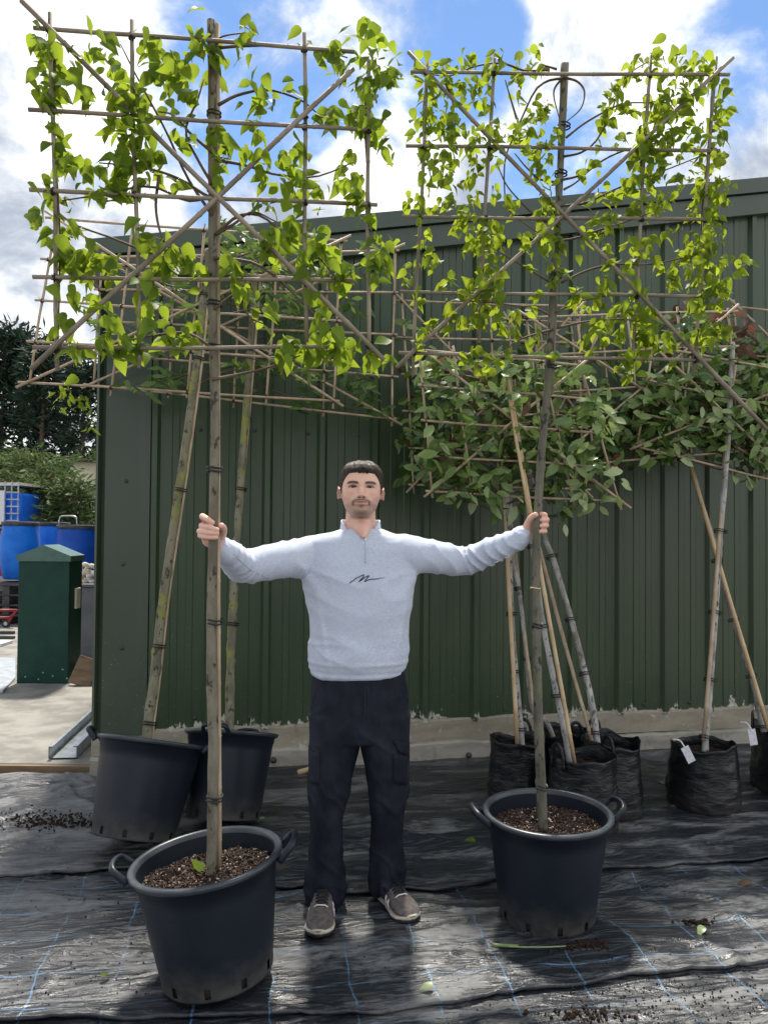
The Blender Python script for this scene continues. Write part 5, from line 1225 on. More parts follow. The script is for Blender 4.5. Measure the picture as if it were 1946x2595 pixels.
# --- head in its own axes: x to the right of the picture, -y the face, z up; eye line at z = 0
HS = .965
HM = Matrix.Translation(aD(780, 1060, YM-.012)) @ Euler((R(-8), R(1.0), R(3))).to_matrix().to_4x4() @ Matrix.Diagonal((1.085, .98, .915, 1))
hz = np.array([-.124, -.120, -.112, -.10, -.085, -.07, -.05, -.03, 0, .02, .04, .055, .07, .082, .092, .099, .103])
hw = np.array([.016, .027, .036, .045, .053, .0585, .0645, .0695, .0735, .0745, .074, .072, .067, .058, .045, .028, .006])
hf = np.array([.066, .079, .086, .0895, .0875, .0885, .0885, .087, .0875, .0925, .0905, .087, .080, .069, .054, .033, .006])
hb = np.array([.020, .035, .045, .055, .062, .068, .078, .088, .096, .099, .099, .096, .088, .076, .059, .036, .006])
from_z = lambda z, a: np.interp(z, hz, a)
def head_surface(nz=130, na=150, add=None):
    zs = np.concatenate([np.linspace(-.124, .085, nz-26), .085+.018*np.sin(np.linspace(.05, 1, 26)*math.pi/2)])
    an = np.arange(na)*2*math.pi/na
    Z, A = np.meshgrid(zs, an, indexing='ij')
    c, s = np.cos(A), np.sin(A)
    e = np.where(s < 0, .84, .95)
    W_, F_, B_ = from_z(Z, hw), from_z(Z, hf), from_z(Z, hb)
    X = W_*np.sign(c)*np.abs(c)**e; Y = np.where(s < 0, -F_*np.abs(s)**e, B_*np.abs(s)**e)
    fr_ = np.clip(-s*1.6-.1, 0, 1)
    g = lambda x0, z0, sx, sz: np.exp(-((X-x0)/sx)**2-((Z-z0)/sz)**2)
    d = np.zeros_like(X)
    nz_ = np.clip((.016-Z)/.055, 0, 1)
    wn = .0085+.0065*nz_
    ridge = np.exp(-(X/wn)**2)*np.where((Z < .020) & (Z > -.052), (.004+.021*nz_**1.15), 0)
    ridge *= np.clip((.024-Z)/.012, 0, 1)*np.clip((Z+.0515)/.008, 0, 1)
    d += ridge
    for sg in (-1, 1):
        d += .0065*g(sg*.0125, -.043, .0075, .0075)         # nostril wings
        d -= .0125*g(sg*.0315, .001, .017, .0125)           # eye sockets
        d += .0080*g(sg*.0315, .0058, .0160, .0034)+.0066*g(sg*.0315, -.0062, .0150, .0036)   # lids
        d += .0052*g(sg*.034, .0165, .022, .0060)           # brow ridge
        d += .0045*g(sg*.045, -.024, .018, .016)            # cheek bones
        d += .003*g(sg*.036, -.055, .012, .016)-.002*g(sg*.026, -.052, .006, .012)
    d += .0042*g(0, -.0615, .021, .0042)+.0062*g(0, -.0745, .018, .0048)-.0062*g(0, -.0675, .026, .0022)-.0035*g(0, -.0845, .016, .004)+.0062*g(0, -.106, .018, .011)
    d += .003*g(0, -.055, .02, .006)
    if add is not None: d = np.zeros_like(d)
    Y = Y-d*fr_
    if add is not None:
        t_ = add(X, Y, Z, A)
        L_ = np.sqrt(X**2+Y**2+(np.maximum(Z, 0)*.9)**2)+1e-6
        X, Y, Z = X*(1+t_/L_), Y*(1+t_/L_), Z+np.maximum(Z, 0)*.9*t_/L_
    P = np.stack([X, Y, Z], -1).reshape(-1, 3)
    Fc = [(i*na+k, i*na+(k+1) % na, (i+1)*na+(k+1) % na, (i+1)*na+k) for i in range(nz-1) for k in range(na)]
    Fc += [tuple(range(na-1, -1, -1)), tuple((nz-1)*na+k for k in range(na))]
    return P, Fc
tohead = lambda P: (np.array(HM)[:3, :3] @ np.asarray(P).T).T+np.array(HM)[:3, 3]
hP, hF = head_surface()
body.add(tohead(hP).tolist(), hF)
for sg in (-1, 1):                                         # ears
    C = []
    for i in range(15):
        a = -2.5+i*.36; C.append((sg*(.0775+.0065*math.sin(.9+.3*math.cos(a))), .012+.0105*math.cos(a)+.004*math.sin(a), -.010+.026*math.sin(a)))
    body.tube([Vector(q) for q in tohead(C)], [.0036]*15, 8)
    C = [(sg*.074, .006, .006), (sg*.0785, .010, -.008), (sg*.078, .006, -.026), (sg*.0755, .001, -.034)]
    body.tube([Vector(q) for q in tohead(C)], [.010, .0105, .0085, .005], 10)
bme, bco, bnr = remesh(body, .0027, 2, .4)
hl = (np.array(HM.inverted())[:3, :3] @ bco.T).T+np.array(HM.inverted())[:3, 3]
x, y, z = hl[:, 0], hl[:, 1], hl[:, 2]
ax = np.abs(x); sm = lambda v, a, b: np.clip((v-a)/(b-a), 0, 1)**2*(3-2*np.clip((v-a)/(b-a), 0, 1))
skin = np.array([.80, .505, .395]); col = np.tile(skin, (len(bco), 1))
def blend(mk, c): 
    global col
    col = col*(1-mk[:, None])+np.array(c)*mk[:, None]
inhead = (np.abs(z) < .14) & (ax < .11) & (np.abs(y) < .13); fr_ = sm(-y, .0, .04)*inhead
nzf = .6+.4*vnoise(x*260, z*260, y*260, 3)
blend(.35*fr_*np.exp(-((ax-.040)/.02)**2-((z+.03)/.022)**2), (.58, .25, .19)); blend(.35*fr_*np.exp(-(x/.014)**2-((z+.038)/.016)**2), (.56, .25, .19))
blend(.55*inhead*sm(ax, .0755, .080), (.58, .22, .17))
jaw = inhead*sm(-y, -.005, .03)*sm(-z, .050+.0*ax, .078)*sm(z, -.135, -.122)
side = inhead*sm(-y, -.02, .0)*sm(y, -.055, -.030)*sm(ax, .056, .064)*sm(z, -.07, -.05)*sm(-z, -.03, -.01)
cheekline = inhead*sm(-y, -.02, .01)*sm(-(z+.036-.55*np.maximum(ax-.036, 0)), .006, .024)*sm(ax, .030, .042)
lipm = fr_*np.clip(1.25-(ax/.0235)**2-((z+.0685)/.0082)**2, 0, 1)
beard = np.clip(np.maximum(np.maximum(jaw, side*.7), cheekline*.55)*(.34+.34*nzf), 0, .60)*(1-lipm)
blend(beard, (.13, .082, .060))
mou = fr_*np.exp(-((z+.0572+.10*np.maximum(ax-.012, 0))/.0040)**2)*sm(.032-ax, 0, .008)
mou = np.maximum(mou, fr_*np.exp(-((ax-.0285)/.0045)**2)*sm(-z, .055, .062)*sm(z, -.088, -.074))
blend(np.clip(mou*.95*(.75+.3*nzf), 0, .85)*(1-lipm), (.075, .045, .034))
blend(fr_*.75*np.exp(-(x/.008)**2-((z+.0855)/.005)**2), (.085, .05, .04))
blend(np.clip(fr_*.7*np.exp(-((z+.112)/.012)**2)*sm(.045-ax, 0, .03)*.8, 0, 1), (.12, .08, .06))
blend(lipm*.8, (.46, .19, .165)); blend(fr_*.75*np.exp(-((z+.0675-.10*ax)/.0019)**2)*sm(.027-ax, 0, .006), (.12, .05, .045))
brow = fr_*np.exp(-((z-.0150-.0035*np.sin((ax-.012)*70)+.10*np.maximum(ax-.042, 0))/.0050)**2)*sm(ax, .010, .015)*sm(.055-ax, 0, .010)
blend(np.clip(brow*1.2, 0, .96), (.030, .019, .014))
lash_shade = fr_*np.exp(-((z-.0040+24*(ax-.0315)**2)/.0033)**2)*np.exp(-((ax-.0315)/.0160)**4)
blend(np.clip(lash_shade*1.15, 0, .95), (.022, .012, .010))  # lashes, broadened with the lid shadow painted in
blend(fr_*.50*np.exp(-((ax-.027)/.017)**2-((z-.004)/.010)**2), (.30, .15, .11))  # shade of the sockets under the brows, painted into the skin
blend(fr_*.30*np.exp(-((ax-.0125)/.0045)**2)*sm(z, -.045, -.03)*sm(-z, -.012, .0), (.40, .21, .16))  # shading down both sides of the nose, painted in
blend(np.clip(fr_*1.2*np.exp(-((ax-.0085)/.0042)**2-((z+.0485)/.0026)**2), 0, .9), (.07, .028, .022))  # nostril hollows darkened in colour for their shade
hand = ~inhead & (bco[:, 2] < 1.6)
blend(np.where(hand, .30*np.clip(.5+.5*vnoise(bco[:, 0]*60, bco[:, 1]*60, bco[:, 2]*60, 8), 0, 1), 0), (.56, .22, .18))
def skinmat():
    m, t, p, o = newmat('skin')
    a = t.n('ShaderNodeVertexColor', layer_name='Col'); t.nt.links.new(a.outputs[0], p.inputs['Base Color'])
    p.inputs['Roughness'].default_value = .48; p.inputs['Specular IOR Level'].default_value = .35
    p.inputs['Subsurface Weight'].default_value = .12; p.inputs['Subsurface Radius'].default_value = (.012, .004, .002); p.inputs['Subsurface Scale'].default_value = .6
    tc = t.n('ShaderNodeTexCoord').outputs['Object']; t.nt.links.new(t.bump(t.noise(tc, 420, 3), .10, .001), p.inputs['Normal'])
    return m
M['skin'] = skinmat()
bo = finish(bme, bco, 'body', M['skin'], man)
ca = bo.data.color_attributes.new('Col', 'FLOAT_COLOR', 'POINT')
ca.data.foreach_set('color', np.concatenate([col, np.ones((len(col), 1))], 1).astype(np.float32).ravel())
# eyes
def eyemat():
    m, t, p, o = newmat('eye')
    tc = t.n('ShaderNodeTexCoord').outputs['Object']; s = t.n('ShaderNodeSeparateXYZ', {0: tc})
    rr = t.math('SQRT', t.math('ADD', t.math('POWER', s.outputs[0], 2), t.math('POWER', s.outputs[2], 2)))
    c = t.mix(t.ss(rr, .0054, .0062), (.035, .018, .010), (.36, .31, .29)); c = t.mix(t.ss(rr, .0020, .0027), (.004, .004, .004), c)  # whites dulled in colour for the shade between squinted lids
    t.nt.links.new(c, p.inputs['Base Color']); p.inputs['Roughness'].default_value = .12; return m
M['eye'] = eyemat()
for sg in (-1, 1):
    m_ = MB(); ball(m_, (0, 0, 0), .0115, 16); me = m_.mesh('eye', smooth=True)
    o = link('eye', me, M['eye'], man); c = Vector(tohead([(sg*.0315, -.0665, .0005)])[0]); o.location = c-ROOT['person']; o.rotation_euler = (R(-4), 0, 0)
# hair
def thk(X, Y, Z, A):
    f = np.clip(-np.sin(A), -1, 1)                        # 1 at the face, -1 at the back
    line = np.where(f > .80, .056+.008*(1-np.clip((np.abs(X))/.055, 0, 1)), np.where(f > .22, -.020+(f-.22)/.58*.075, np.where(f > -.05, -.022, -.03-.045*np.clip((-f-.05)/.6, 0, 1))))
    ear = np.exp(-((Y-.012)/.017)**2-((Z+.012)/.022)**2)*(np.abs(X) > .05)
    inside = np.clip((Z-line)/.006, 0, 1)*np.clip(1-1.6*ear, 0, 1)
    top = np.clip((Z-.045)/.05, 0, 1)
    th = .0030+.0115*top+.0085*top*np.clip(f, 0, 1)**1.2+.004*np.clip((Z-.02)/.04, 0, 1)
    tex = .0018*vnoise(A*38+Z*90, Z*55, 0, 51)+.0042*vnoise(A*9+4*Z, Z*26, 0, 52)*(.15+top)
    return np.where(inside > 0, (th+tex)*inside**.6-.0012, -.0045)
gP, gF = head_surface(150, 220, thk)
g2 = MB(); g2.add(tohead(gP).tolist(), gF)
# tousled tufts of the fringe
HAIRS = MB(); rg = np.random.default_rng(5)
for i in range(900):
    a = rg.uniform(-math.pi, 0) if i % 3 else rg.uniform(0, math.pi); zz0 = rg.uniform(.052, .102); k = abs(rg.normal(0, 1))
    wv, fv, bv = from_z(zz0, hw), from_z(zz0, hf), from_z(zz0, hb)
    px = wv*math.cos(a)*.96*(.72 if zz0 < .085 else 1); py = (fv if a < 0 else bv)*math.sin(a)*.96
    up = Vector((px*1.4, py*.9, zz0*.8+.02)).normalized(); sweep = Vector((.10+.35*rg.normal(), -.15 if a < 0 else .3, .15)).normalized()
    p0 = Vector((px, py, zz0))+up*.006; L_ = rg.uniform(.008, .018)
    C = [p0, p0+up*L_*.45+sweep*L_*.25, p0+up*L_*.62+sweep*L_*.8]
    HAIRS.tube([Vector(q) for q in tohead([tuple(c) for c in C])], [.0021, .0018, .0005], 4)
def hairmat():
    m, t, p, o = newmat('hair')
    tc = t.n('ShaderNodeTexCoord').outputs['Object']
    c = t.mix(t.noise(t.mapv(tc, (1, 1, .5)), 140, 4), (.018, .012, .009), (.055, .036, .026))
    t.nt.links.new(c, p.inputs['Base Color']); p.inputs['Roughness'].default_value = .55; p.inputs['Specular IOR Level'].default_value = .35
    t.nt.links.new(t.bump(t.noise(t.mapv(tc, (1, 1, .35)), 320, 3), .6, .003), p.inputs['Normal']); return m
M['hair'] = hairmat()
ho = g2.build('hair', M['hair'], man, smooth=True)
HAIRS.build('tufts', M['hair'], ho, smooth=True)

# --- sweater
sw = MB()
rows = [(1141, 741, 818, .064), (1150, 716, 842, .078), (1160, 684, 872, .094), (1172, 664, 890, .104), (1190, 656, 897, .114), (1215, 652, 897, .124), (1250, 657, 896, .131), (1290, 664, 889, .134), (1330, 671, 881, .133), (1375, 673, 876, .131),
        (1415, 675, 872, .128), (1440, 673, 873, .127), (1452, 673, 872, .126), (1458, 676, 869, .121)]
rings = []
for (yy, a, b, d_) in rows:
    pa_, pb_ = Y_(a, yy), Y_(b, yy); tilt = 0
    rings.append((((pa_.x+pb_.x)/2, YM+.004, (pa_.z+pb_.z)/2), (pb_.x-pa_.x)/2, d_))
ring_loft(sw, rings[::-1], 64, .86)
PLs = limb(sw, [shL+Vector((.05, .0, -.004)), shL, (shL+elL)/2+Vector((0, 0, .004)), elL, (elL+wrL)/2+Vector((0, 0, -.004)), wrL+Vector((.004, .004, 0)), wl_.lerp(wrL, .42)], [.080, .077, .070, .062, .054, .043, .038], 60, 26)
PRs = limb(sw, [shR+Vector((-.05, .0, -.004)), shR, (shR+elR)/2+Vector((0, 0, .002)), elR, (elR+wrR)/2, wrR+Vector((-.004, .004, 0)), wr2.lerp(wrR, .45)], [.080, .076, .066, .058, .051, .042, .038], 60, 26)
sme, sco, snr = remesh(sw, .0062, 9, .5)
def armparam(P):
    A_ = np.array([tuple(p) for p in P]); ln = np.concatenate([[0], np.cumsum(np.linalg.norm(A_[1:]-A_[:-1], axis=1))])
    D2 = ((sco[:, None, :]-A_[None])**2).sum(-1); i = D2.argmin(1); return ln[i]+0*i, np.sqrt(D2.min(1)), ln[-1], i
disp = np.zeros(len(sco)); X_, Yy, Zz = sco.T
xl0, xr0_ = Y_(655, 1200).x, Y_(897, 1200).x
onarm = np.zeros(len(sco))
for P, xe, sg in ((PLs, xl0, -1), (PRs, xr0_, 1)):
    # continuous arm coordinate: project on the polyline
    A_ = np.array([tuple(p) for p in P]); s_ = np.full(len(sco), 1e9); tt = np.zeros(len(sco)); acc = 0
    for i in range(len(A_)-1):
        d_ = A_[i+1]-A_[i]; l2 = (d_**2).sum(); q = np.clip(((sco-A_[i]) @ d_)/l2, 0, 1)
        dist = ((sco-(A_[i]+q[:, None]*d_))**2).sum(1); m_ok = dist < s_
        tt = np.where(m_ok, acc+q*math.sqrt(l2), tt); s_ = np.minimum(s_, dist); acc += math.sqrt(l2)
    wa = sm(sg*(X_-xe), -.02, .05)
    onarm = np.maximum(onarm, wa)
    bend = np.exp(-((tt-acc*.60)/.12)**2)+.7*np.exp(-((tt-acc*.88)/.10)**2)+.45*np.exp(-((tt-.12)/.07)**2)
    ph = 2.2*vnoise(X_*9, Yy*9, Zz*9, 61)
    fold = 1-np.abs(np.sin(tt*52+ph*1.3+Zz*22))
    disp += wa*(.0105*fold**1.6*(.25+.85*bend)*(.35+.65*np.clip(.5+vnoise(X_*11, Yy*11, Zz*11, 62), 0, 1)))
    cuff = np.exp(-((tt-(acc-.052))/.004)**2); disp -= wa*.0022*cuff
    disp += wa*.0009*np.sin(np.arctan2(Zz-np.interp(tt, np.linspace(0, acc, len(A_)), A_[:, 2]), Yy-np.interp(tt, np.linspace(0, acc, len(A_)), A_[:, 1]))*40)*sm(tt, acc-.05, acc-.045)
wt = 1-onarm; zb = rings[-1][0][2]
disp += wt*(.0090*fbm(X_*5+Zz*3, Yy*5, Zz*4.2, 2, 63)+.0055*(1-np.abs(vnoise(X_*6+2*Zz, Yy*4, Zz*13-5*np.abs(X_-ROOT['person'].x), 64)))**3)
disp += wt*.0100*np.exp(-((Zz-zb-.10)/.06)**2)*(1-np.abs(vnoise(X_*5, Yy*5, Zz*24, 65)))**2
disp += wt*.010*np.exp(-((Zz-zb-.075)/.05)**2)-wt*.0035*np.exp(-((Zz-zb-.022)/.005)**2)
xc_ = ROOT['person'].x
for sg in (-1, 1):                                         # pulls from the armpits to the chest and waist
    u = (X_-(xc_+sg*.205)); v_ = Zz-1.315
    disp += wt*.0090*np.exp(-((u*sg*.75-v_*.6)/.020)**2)*np.exp(-(v_/.10)**2-(u/.09)**2)*(Yy < YM)
    disp += wt*.0090*np.exp(-((u+sg*.03+v_*.16*sg*-1)/.012)**2)*np.exp(-((v_+.22)/.12)**2)*(Yy < YM)
sco = sco+snr*disp[:, None]
def knit():
    m, t, p, o = newmat('sweatshirt')
    tc = t.n('ShaderNodeTexCoord').outputs['Object']
    c = t.mix(t.ss(t.noise(t.mapv(tc, (1, 1, 2.4)), 90, 5, .7), .30, .70), (.45, .505, .63), (.64, .685, .80))
    c = t.mix(t.ss(t.noise(tc, 4, 3), .3, .7), c, t.mix(.5, c, (.54, .59, .71)))
    t.nt.links.new(c, p.inputs['Base Color']); p.inputs['Roughness'].default_value = .92; p.inputs['Specular IOR Level'].default_value = .15
    p.inputs['Sheen Weight'].default_value = .25; p.inputs['Sheen Roughness'].default_value = .5
    t.nt.links.new(t.bump(t.noise(tc, 260, 4, .7), .35, .002), p.inputs['Normal']); return m
M['knit'] = knit()
so_ = finish(sme, sco, 'sweater', M['knit'], man)
bv = bvh_of(so_)
def cast(x_, y_, bv_, off=.0015, fall=2.9):
    d_ = ray(x_, y_).normalized(); h = bv_.ray_cast(Vector((0, 0, H)), d_)
    if h[0] is None: return at(x_, y_, fall)
    return h[0]-d_*off
def patch(name, c4, bv_, nx, ny, off, mat, parent, thick=.002):
    V = []
    for j in range(ny):
        for i in range(nx):
            u, v_ = i/(nx-1), j/(ny-1)
            q = [(1-v_)*((1-u)*c4[0][k]+u*c4[1][k])+v_*((1-u)*c4[3][k]+u*c4[2][k]) for k in (0, 1)]
            V.append(cast(q[0], q[1], bv_, off))
    m_ = MB().add(V, [(j*nx+i, (j+1)*nx+i, (j+1)*nx+i+1, j*nx+i+1) for j in range(ny-1) for i in range(nx-1)])
    o = m_.build(name, mat, parent, smooth=True); s = o.modifiers.new('solid', 'SOLIDIFY'); s.thickness = thick; s.offset = 0; return o
M['thread'] = simple('thread', (.012, .016, .035), rough=.6)
lg = [(215, 620), (222, 590), (250, 565), (330, 522), (420, 447), (520, 405), (640, 342), (668, 362), (650, 400), (590, 465), (530, 530), (508, 555), (530, 545), (620, 482), (710, 420), (800, 372), (828, 372), (812, 405), (755, 470), (705, 535), (700, 558), (725, 548), (790, 515), (880, 480), (920, 488), (965, 468), (1010, 488), (1050, 470), (1105, 466), (1130, 478), (1170, 448), (1200, 434), (1230, 456), (1290, 436), (1340, 424)]
P = curve([cast(870+a*.0784, 1430+b*.0784, bv, .0012) for a, b in lg], 150)
rr = [.0017 if i < 118 else .0017-.0009*(i-118)/32 for i in range(150)]
MB().tube(P, rr, 6).build('embroidered_script', M['thread'], so_, smooth=True)
M['zip'] = simple('zip', (.50, .54, .62), rough=.4); M['zip_metal'] = simple('zip_metal', (.75, .76, .78), rough=.3, metal=.8)
MB().tube([cast(926+.02*i, 1367+60*i/14, bv, .002) for i in range(15)], .0022, 6).build('zip', M['zip'], so_, smooth=True)
m_ = MB(); c = cast(926, 1366, bv, .004); m_.box(c, (.007, .004, .012)); m_.box(c+Vector((0, -.001, -.013)), (.006, .003, .012)); m_.build('zip_puller', M['zip_metal'], so_, bevel=.001)
for q in ([(504, 1196), (540, 1230), (588, 1252)], [(996, 1237), (1060, 1220), (1112, 1196)]):
    C = []
    for (a, b) in zip(q[:-1], q[1:]):
        for i in range(9): C.append(cast((a[0]+(b[0]-a[0])*i/9)*DK, (a[1]+(b[1]-a[1])*i/9)*DK, bv, .0004))
    MB().tube(C, .0013, 5).build('seam', M['zip'], so_, smooth=True)
# stand-up collar, open at the front
cl_ = MB(); na = 72; V = []; cc = Y_(779, 1140, .006); vb = cast(922, 1362, bv, .003)
for j in range(7):
    v_ = j/6
    for k in range(na+1):
        a = -math.pi/2+2*math.pi*k/na; f = max(0.0, -math.sin(a))**3
        side = abs((k/na)-.5)*2                            # 1 at the front opening, 0 at the nape
        h_ = .046*(1-sm(np.array([side]), .62, 1.0)[0])
        rx, ry = .079-.006*v_+.006*v_**3*side, .072-.008*v_
        zb_ = cc.z-.014-.040*sm(np.array([side]), .45, 1.0)[0]
        ex = math.copysign(.014*v_*sm(np.array([side]), .72, .92)[0], math.cos(a) if abs(math.cos(a)) > 1e-6 else 1)
        yb = cc.y+ry*math.sin(a)*(1+.30*sm(np.array([side]), .6, 1)[0]*(1-.35*v_))
        V.append((cc.x+rx*math.cos(a)+ex, yb, zb_+h_*v_))
cl_.add(V, [(j*(na+1)+k, j*(na+1)+k+1, (j+1)*(na+1)+k+1, (j+1)*(na+1)+k) for j in range(6) for k in range(na)])
o = cl_.build('collar', M['knit'], so_, smooth=True); s = o.modifiers.new('solid', 'SOLIDIFY'); s.thickness = .006; s.offset = 0
sb = o.modifiers.new('sub', 'SUBSURF'); sb.levels = 1; sb.render_levels = 1

# --- trousers
tr_ = MB(); rings = []
for (yy, a, b, d_) in [(1425, 677, 872, .110), (1460, 675, 876, .116), (1490, 673, 880, .120), (1530, 670, 882, .120), (1570, 670, 883, .115), (1594, 673, 881, .102)]:
    pa_, pb_ = Y_(a, yy), Y_(b, yy); rings.append((((pa_.x+pb_.x)/2, YM, (pa_.z+pb_.z)/2), (pb_.x-pa_.x)/2, d_))
ring_loft(tr_, rings[::-1], 56, .9)
def leg(rows):
    rs = []
    for (yy, a, b, d_, dy) in rows:
        pa_, pb_ = Y_(a, yy, dy), Y_(b, yy, dy); rs.append((((pa_.x+pb_.x)/2, YM+dy, (pa_.z+pb_.z)/2), (pb_.x-pa_.x)/2, d_))
    ring_loft(tr_, rs[::-1], 44, .95); return rs
LL = leg([(1540, 668, 777, .108, 0), (1580, 667, 778, .106, 0), (1620, 666, 773, .102, 0), (1660, 665, 765, .096, -.005), (1700, 665, 757, .088, -.01), (1740, 667, 747, .080, -.012), (1770, 668, 742, .076, -.012), (1810, 667, 742, .074, -.006), (1850, 664, 743, .074, 0), (1890, 661, 743, .074, 0), (1915, 659, 745, .075, 0), (1932, 658, 744, .073, 0), (1944, 660, 741, .069, 0), (1952, 667, 735, .062, 0)])
RL = leg([(1540, 776, 886, .108, 0), (1580, 777, 885, .106, 0), (1620, 783, 883, .102, 0), (1660, 790, 882, .096, 0), (1700, 795, 879, .088, .005), (1740, 799, 874, .080, .01), (1770, 800, 871, .077, .015), (1810, 798, 872, .075, .025), (1850, 797, 873, .074, .03), (1885, 798, 876, .075, .035), (1905, 799, 876, .075, .035), (1920, 801, 873, .072, .035), (1930, 806, 868, .064, .035)])
tme, tco, tnr = remesh(tr_, .0062, 6, .5)
X_, Yy, Zz = tco.T; left = X_ < ROOT['person'].x+.004
ang = np.where(left, np.arctan2(Yy-YM, X_-Y_(705, 1800).x), np.arctan2(Yy-YM-.02, X_-Y_(835, 1800).x))
low = sm(-Zz, -.30, -.10); knee = np.exp(-((Zz-.47)/.09)**2); hip = np.exp(-((Zz-.72)/.10)**2)
rid = lambda v: 1-np.abs(v)
disp = -.006*low+.017*low*rid(vnoise(np.cos(ang)*1.3+np.where(left, 0, 9), np.sin(ang)*1.3, Zz*19+1.2*np.sin(ang*1.0+1), 71))**2.2
disp += -.003*knee+.013*knee*rid(vnoise(np.cos(ang)*1.5+np.where(left, 3, 5), np.sin(ang)*1.5, Zz*17+2.0*np.cos(ang), 72))**2.5
disp += -.002*hip+.009*hip*rid(vnoise(X_*5, Yy*5, Zz*17+4*np.abs(X_-ROOT['person'].x)*3, 73))**2.5
disp += .006*fbm(X_*6, Yy*6, Zz*4.5, 2, 74)
tco = tco+tnr*disp[:, None]
def twill():
    m, t, p, o = newmat('trouser_cotton')
    tc = t.n('ShaderNodeTexCoord').outputs['Object']
    c = t.mix(t.ss(t.noise(t.mapv(tc, (1, 1, .6)), 8, 6, .6), .35, .70), (.009, .0105, .019), (.024, .026, .041))
    c = t.mix(t.math('MULTIPLY', t.ss(t.noise(tc, 3.1, 4, .6), .56, .74), .30), c, (.034, .032, .036))
    t.nt.links.new(c, p.inputs['Base Color']); p.inputs['Roughness'].default_value = .85; p.inputs['Specular IOR Level'].default_value = .2
    t.nt.links.new(t.bump(t.noise(tc, 300, 3, .7), .25, .002), p.inputs['Normal']); return m
M['twill'] = twill()
to_ = finish(tme, tco, 'trousers', M['twill'], man)
bt_ = bvh_of(to_)
def stitch(pts, name='seam', r=.0016, mat='thread'):
    C = []
    for (a, b) in zip(pts[:-1], pts[1:]):
        for i in range(7): C.append((a[0]+(b[0]-a[0])*i/7, a[1]+(b[1]-a[1])*i/7))
    C.append(pts[-1])
    MB().tube([cast(px*DK, py*DK, bt_, .0006) for px, py in C], r, 5).build(name, M[mat], to_, smooth=True)
stitch([(789, 1482), (789, 1530), (784, 1575), (779, 1600)]); stitch([(795, 1484), (796, 1525), (790, 1545)]); stitch([(688, 1478), (680, 1500), (671, 1535)]); stitch([(868, 1482), (879, 1505), (884, 1520)])
stitch([(682, 1620), (683, 1645), (690, 1625), (666, 1612)])
patch('pocket_flap', [(850*DK, 1600*DK), (882*DK, 1604*DK), (882*DK, 1632*DK), (862*DK, 1626*DK)], bt_, 7, 5, .006, M['twill'], to_, .004)
patch('cargo_pocket', [(850*DK, 1630*DK), (880*DK, 1634*DK), (878*DK, 1696*DK), (850*DK, 1692*DK)], bt_, 7, 8, .003, M['twill'], to_, .005)
patch('cargo_pocket', [(669*DK, 1622*DK), (690*DK, 1626*DK), (690*DK, 1696*DK), (669*DK, 1692*DK)], bt_, 6, 8, .003, M['twill'], to_, .005)

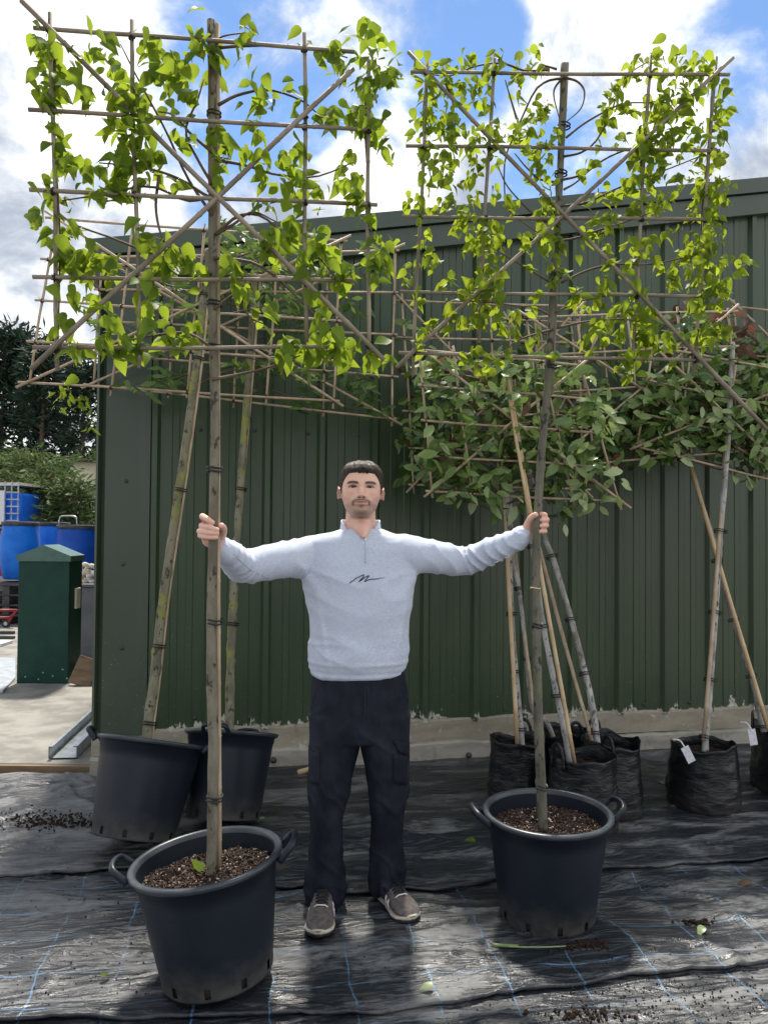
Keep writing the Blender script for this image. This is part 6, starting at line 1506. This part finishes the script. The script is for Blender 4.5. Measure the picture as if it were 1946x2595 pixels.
# --- shoes
M['shoe_knit'] = simple('shoe_knit', (.085, .07, .068), (.14, .12, .115), .85, 60, bump=.4, bscale=260)
M['shoe_sole'] = simple('shoe_sole', (.52, .44, .35), (.66, .60, .52), .7, 18)
M['shoe_dark'] = simple('shoe_dark', (.012, .012, .014), rough=.7)
M['stripe'] = simple('stripe', (.62, .60, .56), (.75, .73, .70), .6, 20)
def shoe(heel, toe, label, outer):
    """heel, toe: ground points; outer = +1 when the striped side faces the picture's right of the walking direction"""
    s = bpy.data.objects.new('shoe', None); COL.objects.link(s); s.parent = man; s['label'] = label
    d_ = (toe-heel); L_ = d_.length; d_.normalize(); sd = Vector((-d_.y, d_.x, 0))
    T = lambda u, w_, z_: heel+d_*(u*L_)+sd*w_+Vector((0, 0, z_+.022))
    us = np.linspace(0, 1, 34)
    hwid = np.interp(us, [0, .06, .2, .38, .55, .72, .86, .95, 1], [.014, .031, .037, .036, .044, .054, .053, .039, .012])
    def loft(zt, zb_, wk, name, mat, parent, top_r=.5):
        m_ = MB(); V = []; n = 20
        for i, u in enumerate(us):
            for k in range(n):
                a = 2*math.pi*k/n; c_, s_ = math.cos(a), math.sin(a)
                z_ = (zt[i]+zb_[i])/2+(zt[i]-zb_[i])/2*math.copysign(abs(s_)**top_r, s_)
                V.append(T(u, hwid[i]*wk*math.copysign(abs(c_)**.75, c_), z_))
        Fc = [(i*n+k, i*n+(k+1) % n, (i+1)*n+(k+1) % n, (i+1)*n+k) for i in range(len(us)-1) for k in range(n)]+[tuple(range(n-1, -1, -1)), tuple((len(us)-1)*n+k for k in range(n))]
        return m_.add(V, Fc).build(name, mat, parent, smooth=True)
    spring = np.interp(us, [0, .1, .75, 1], [.006, 0, 0, .014])
    loft(np.full(34, .010)+spring*.8, spring*.5, 1.0, 'outsole', M['shoe_dark'], s)
    loft(np.interp(us, [0, .5, 1], [.034, .026, .022])+spring, .008+spring*.7, 1.03, 'midsole', M['shoe_sole'], s)
    up = loft(np.interp(us, [0, .05, .2, .38, .5, .62, .8, .93, 1], [.070, .092, .098, .100, .090, .074, .058, .044, .024])+.2*spring, .018+spring, .95, 'upper', M['shoe_knit'], s, .8)
    # dark lacing zone, stripes
    m_ = MB()
    for j in range(6):
        u = .40+j*.045; z_ = np.interp(u, [.38, .5, .62, .8], [.103, .093, .077, .060]); w_ = .024
        m_.tube([T(u, -w_, z_-.010), T(u+.01, -w_*.5, z_+.003), T(u, w_*.5, z_+.003), T(u+.02, w_, z_-.010)], .0038, 6)
    m_.build('laces', M['shoe_dark'], s, smooth=True)
    for side in (-1, 1):
        for j in range(3):
            u = .34+j*.105; V = []
            for i in range(5):
                f = i/4; z_ = .026+f*.056*(1-.12*j); uu = u+.05*(1-f)
                ww = np.interp(uu, us, hwid)*(1.0 if f < .5 else 1.0-.35*(f-.5)*2)+.0022
                V += [T(uu-.022, side*ww, z_), T(uu+.022, side*ww, z_)]
            Fc = [(2*i, 2*i+1, 2*i+3, 2*i+2) for i in range(4)]
            o = MB().add(V, Fc).build('stripe', M['stripe'], s, smooth=True); q = o.modifiers.new('s', 'SOLIDIFY'); q.thickness = .003; q.offset = 0
    tw = MB(); tw.tube([T(.64, -.034, .060), T(.66, -.015, .076), T(.66, .015, .076), T(.64, .034, .060)], .0028, 6)
    tw.build('toe_seam', M['stripe'], s, smooth=True)
sL = gp(806, 2384, .02); sL.z = 0; hL_ = Vector((aD(703, 1900, 3.08).x, 3.10, 0))
shoe(hL_, Vector((sL.x, sL.y, 0)), 'grey trainer on the left in the photo, pointing at the viewer', 1)
tR = gp(1046, 2345, .02); shoe(Vector((aD(822, 1900, 3.13).x, 3.14, 0)), Vector((tR.x-.0, tR.y, 0)), 'grey trainer turned outwards to the right', 1)
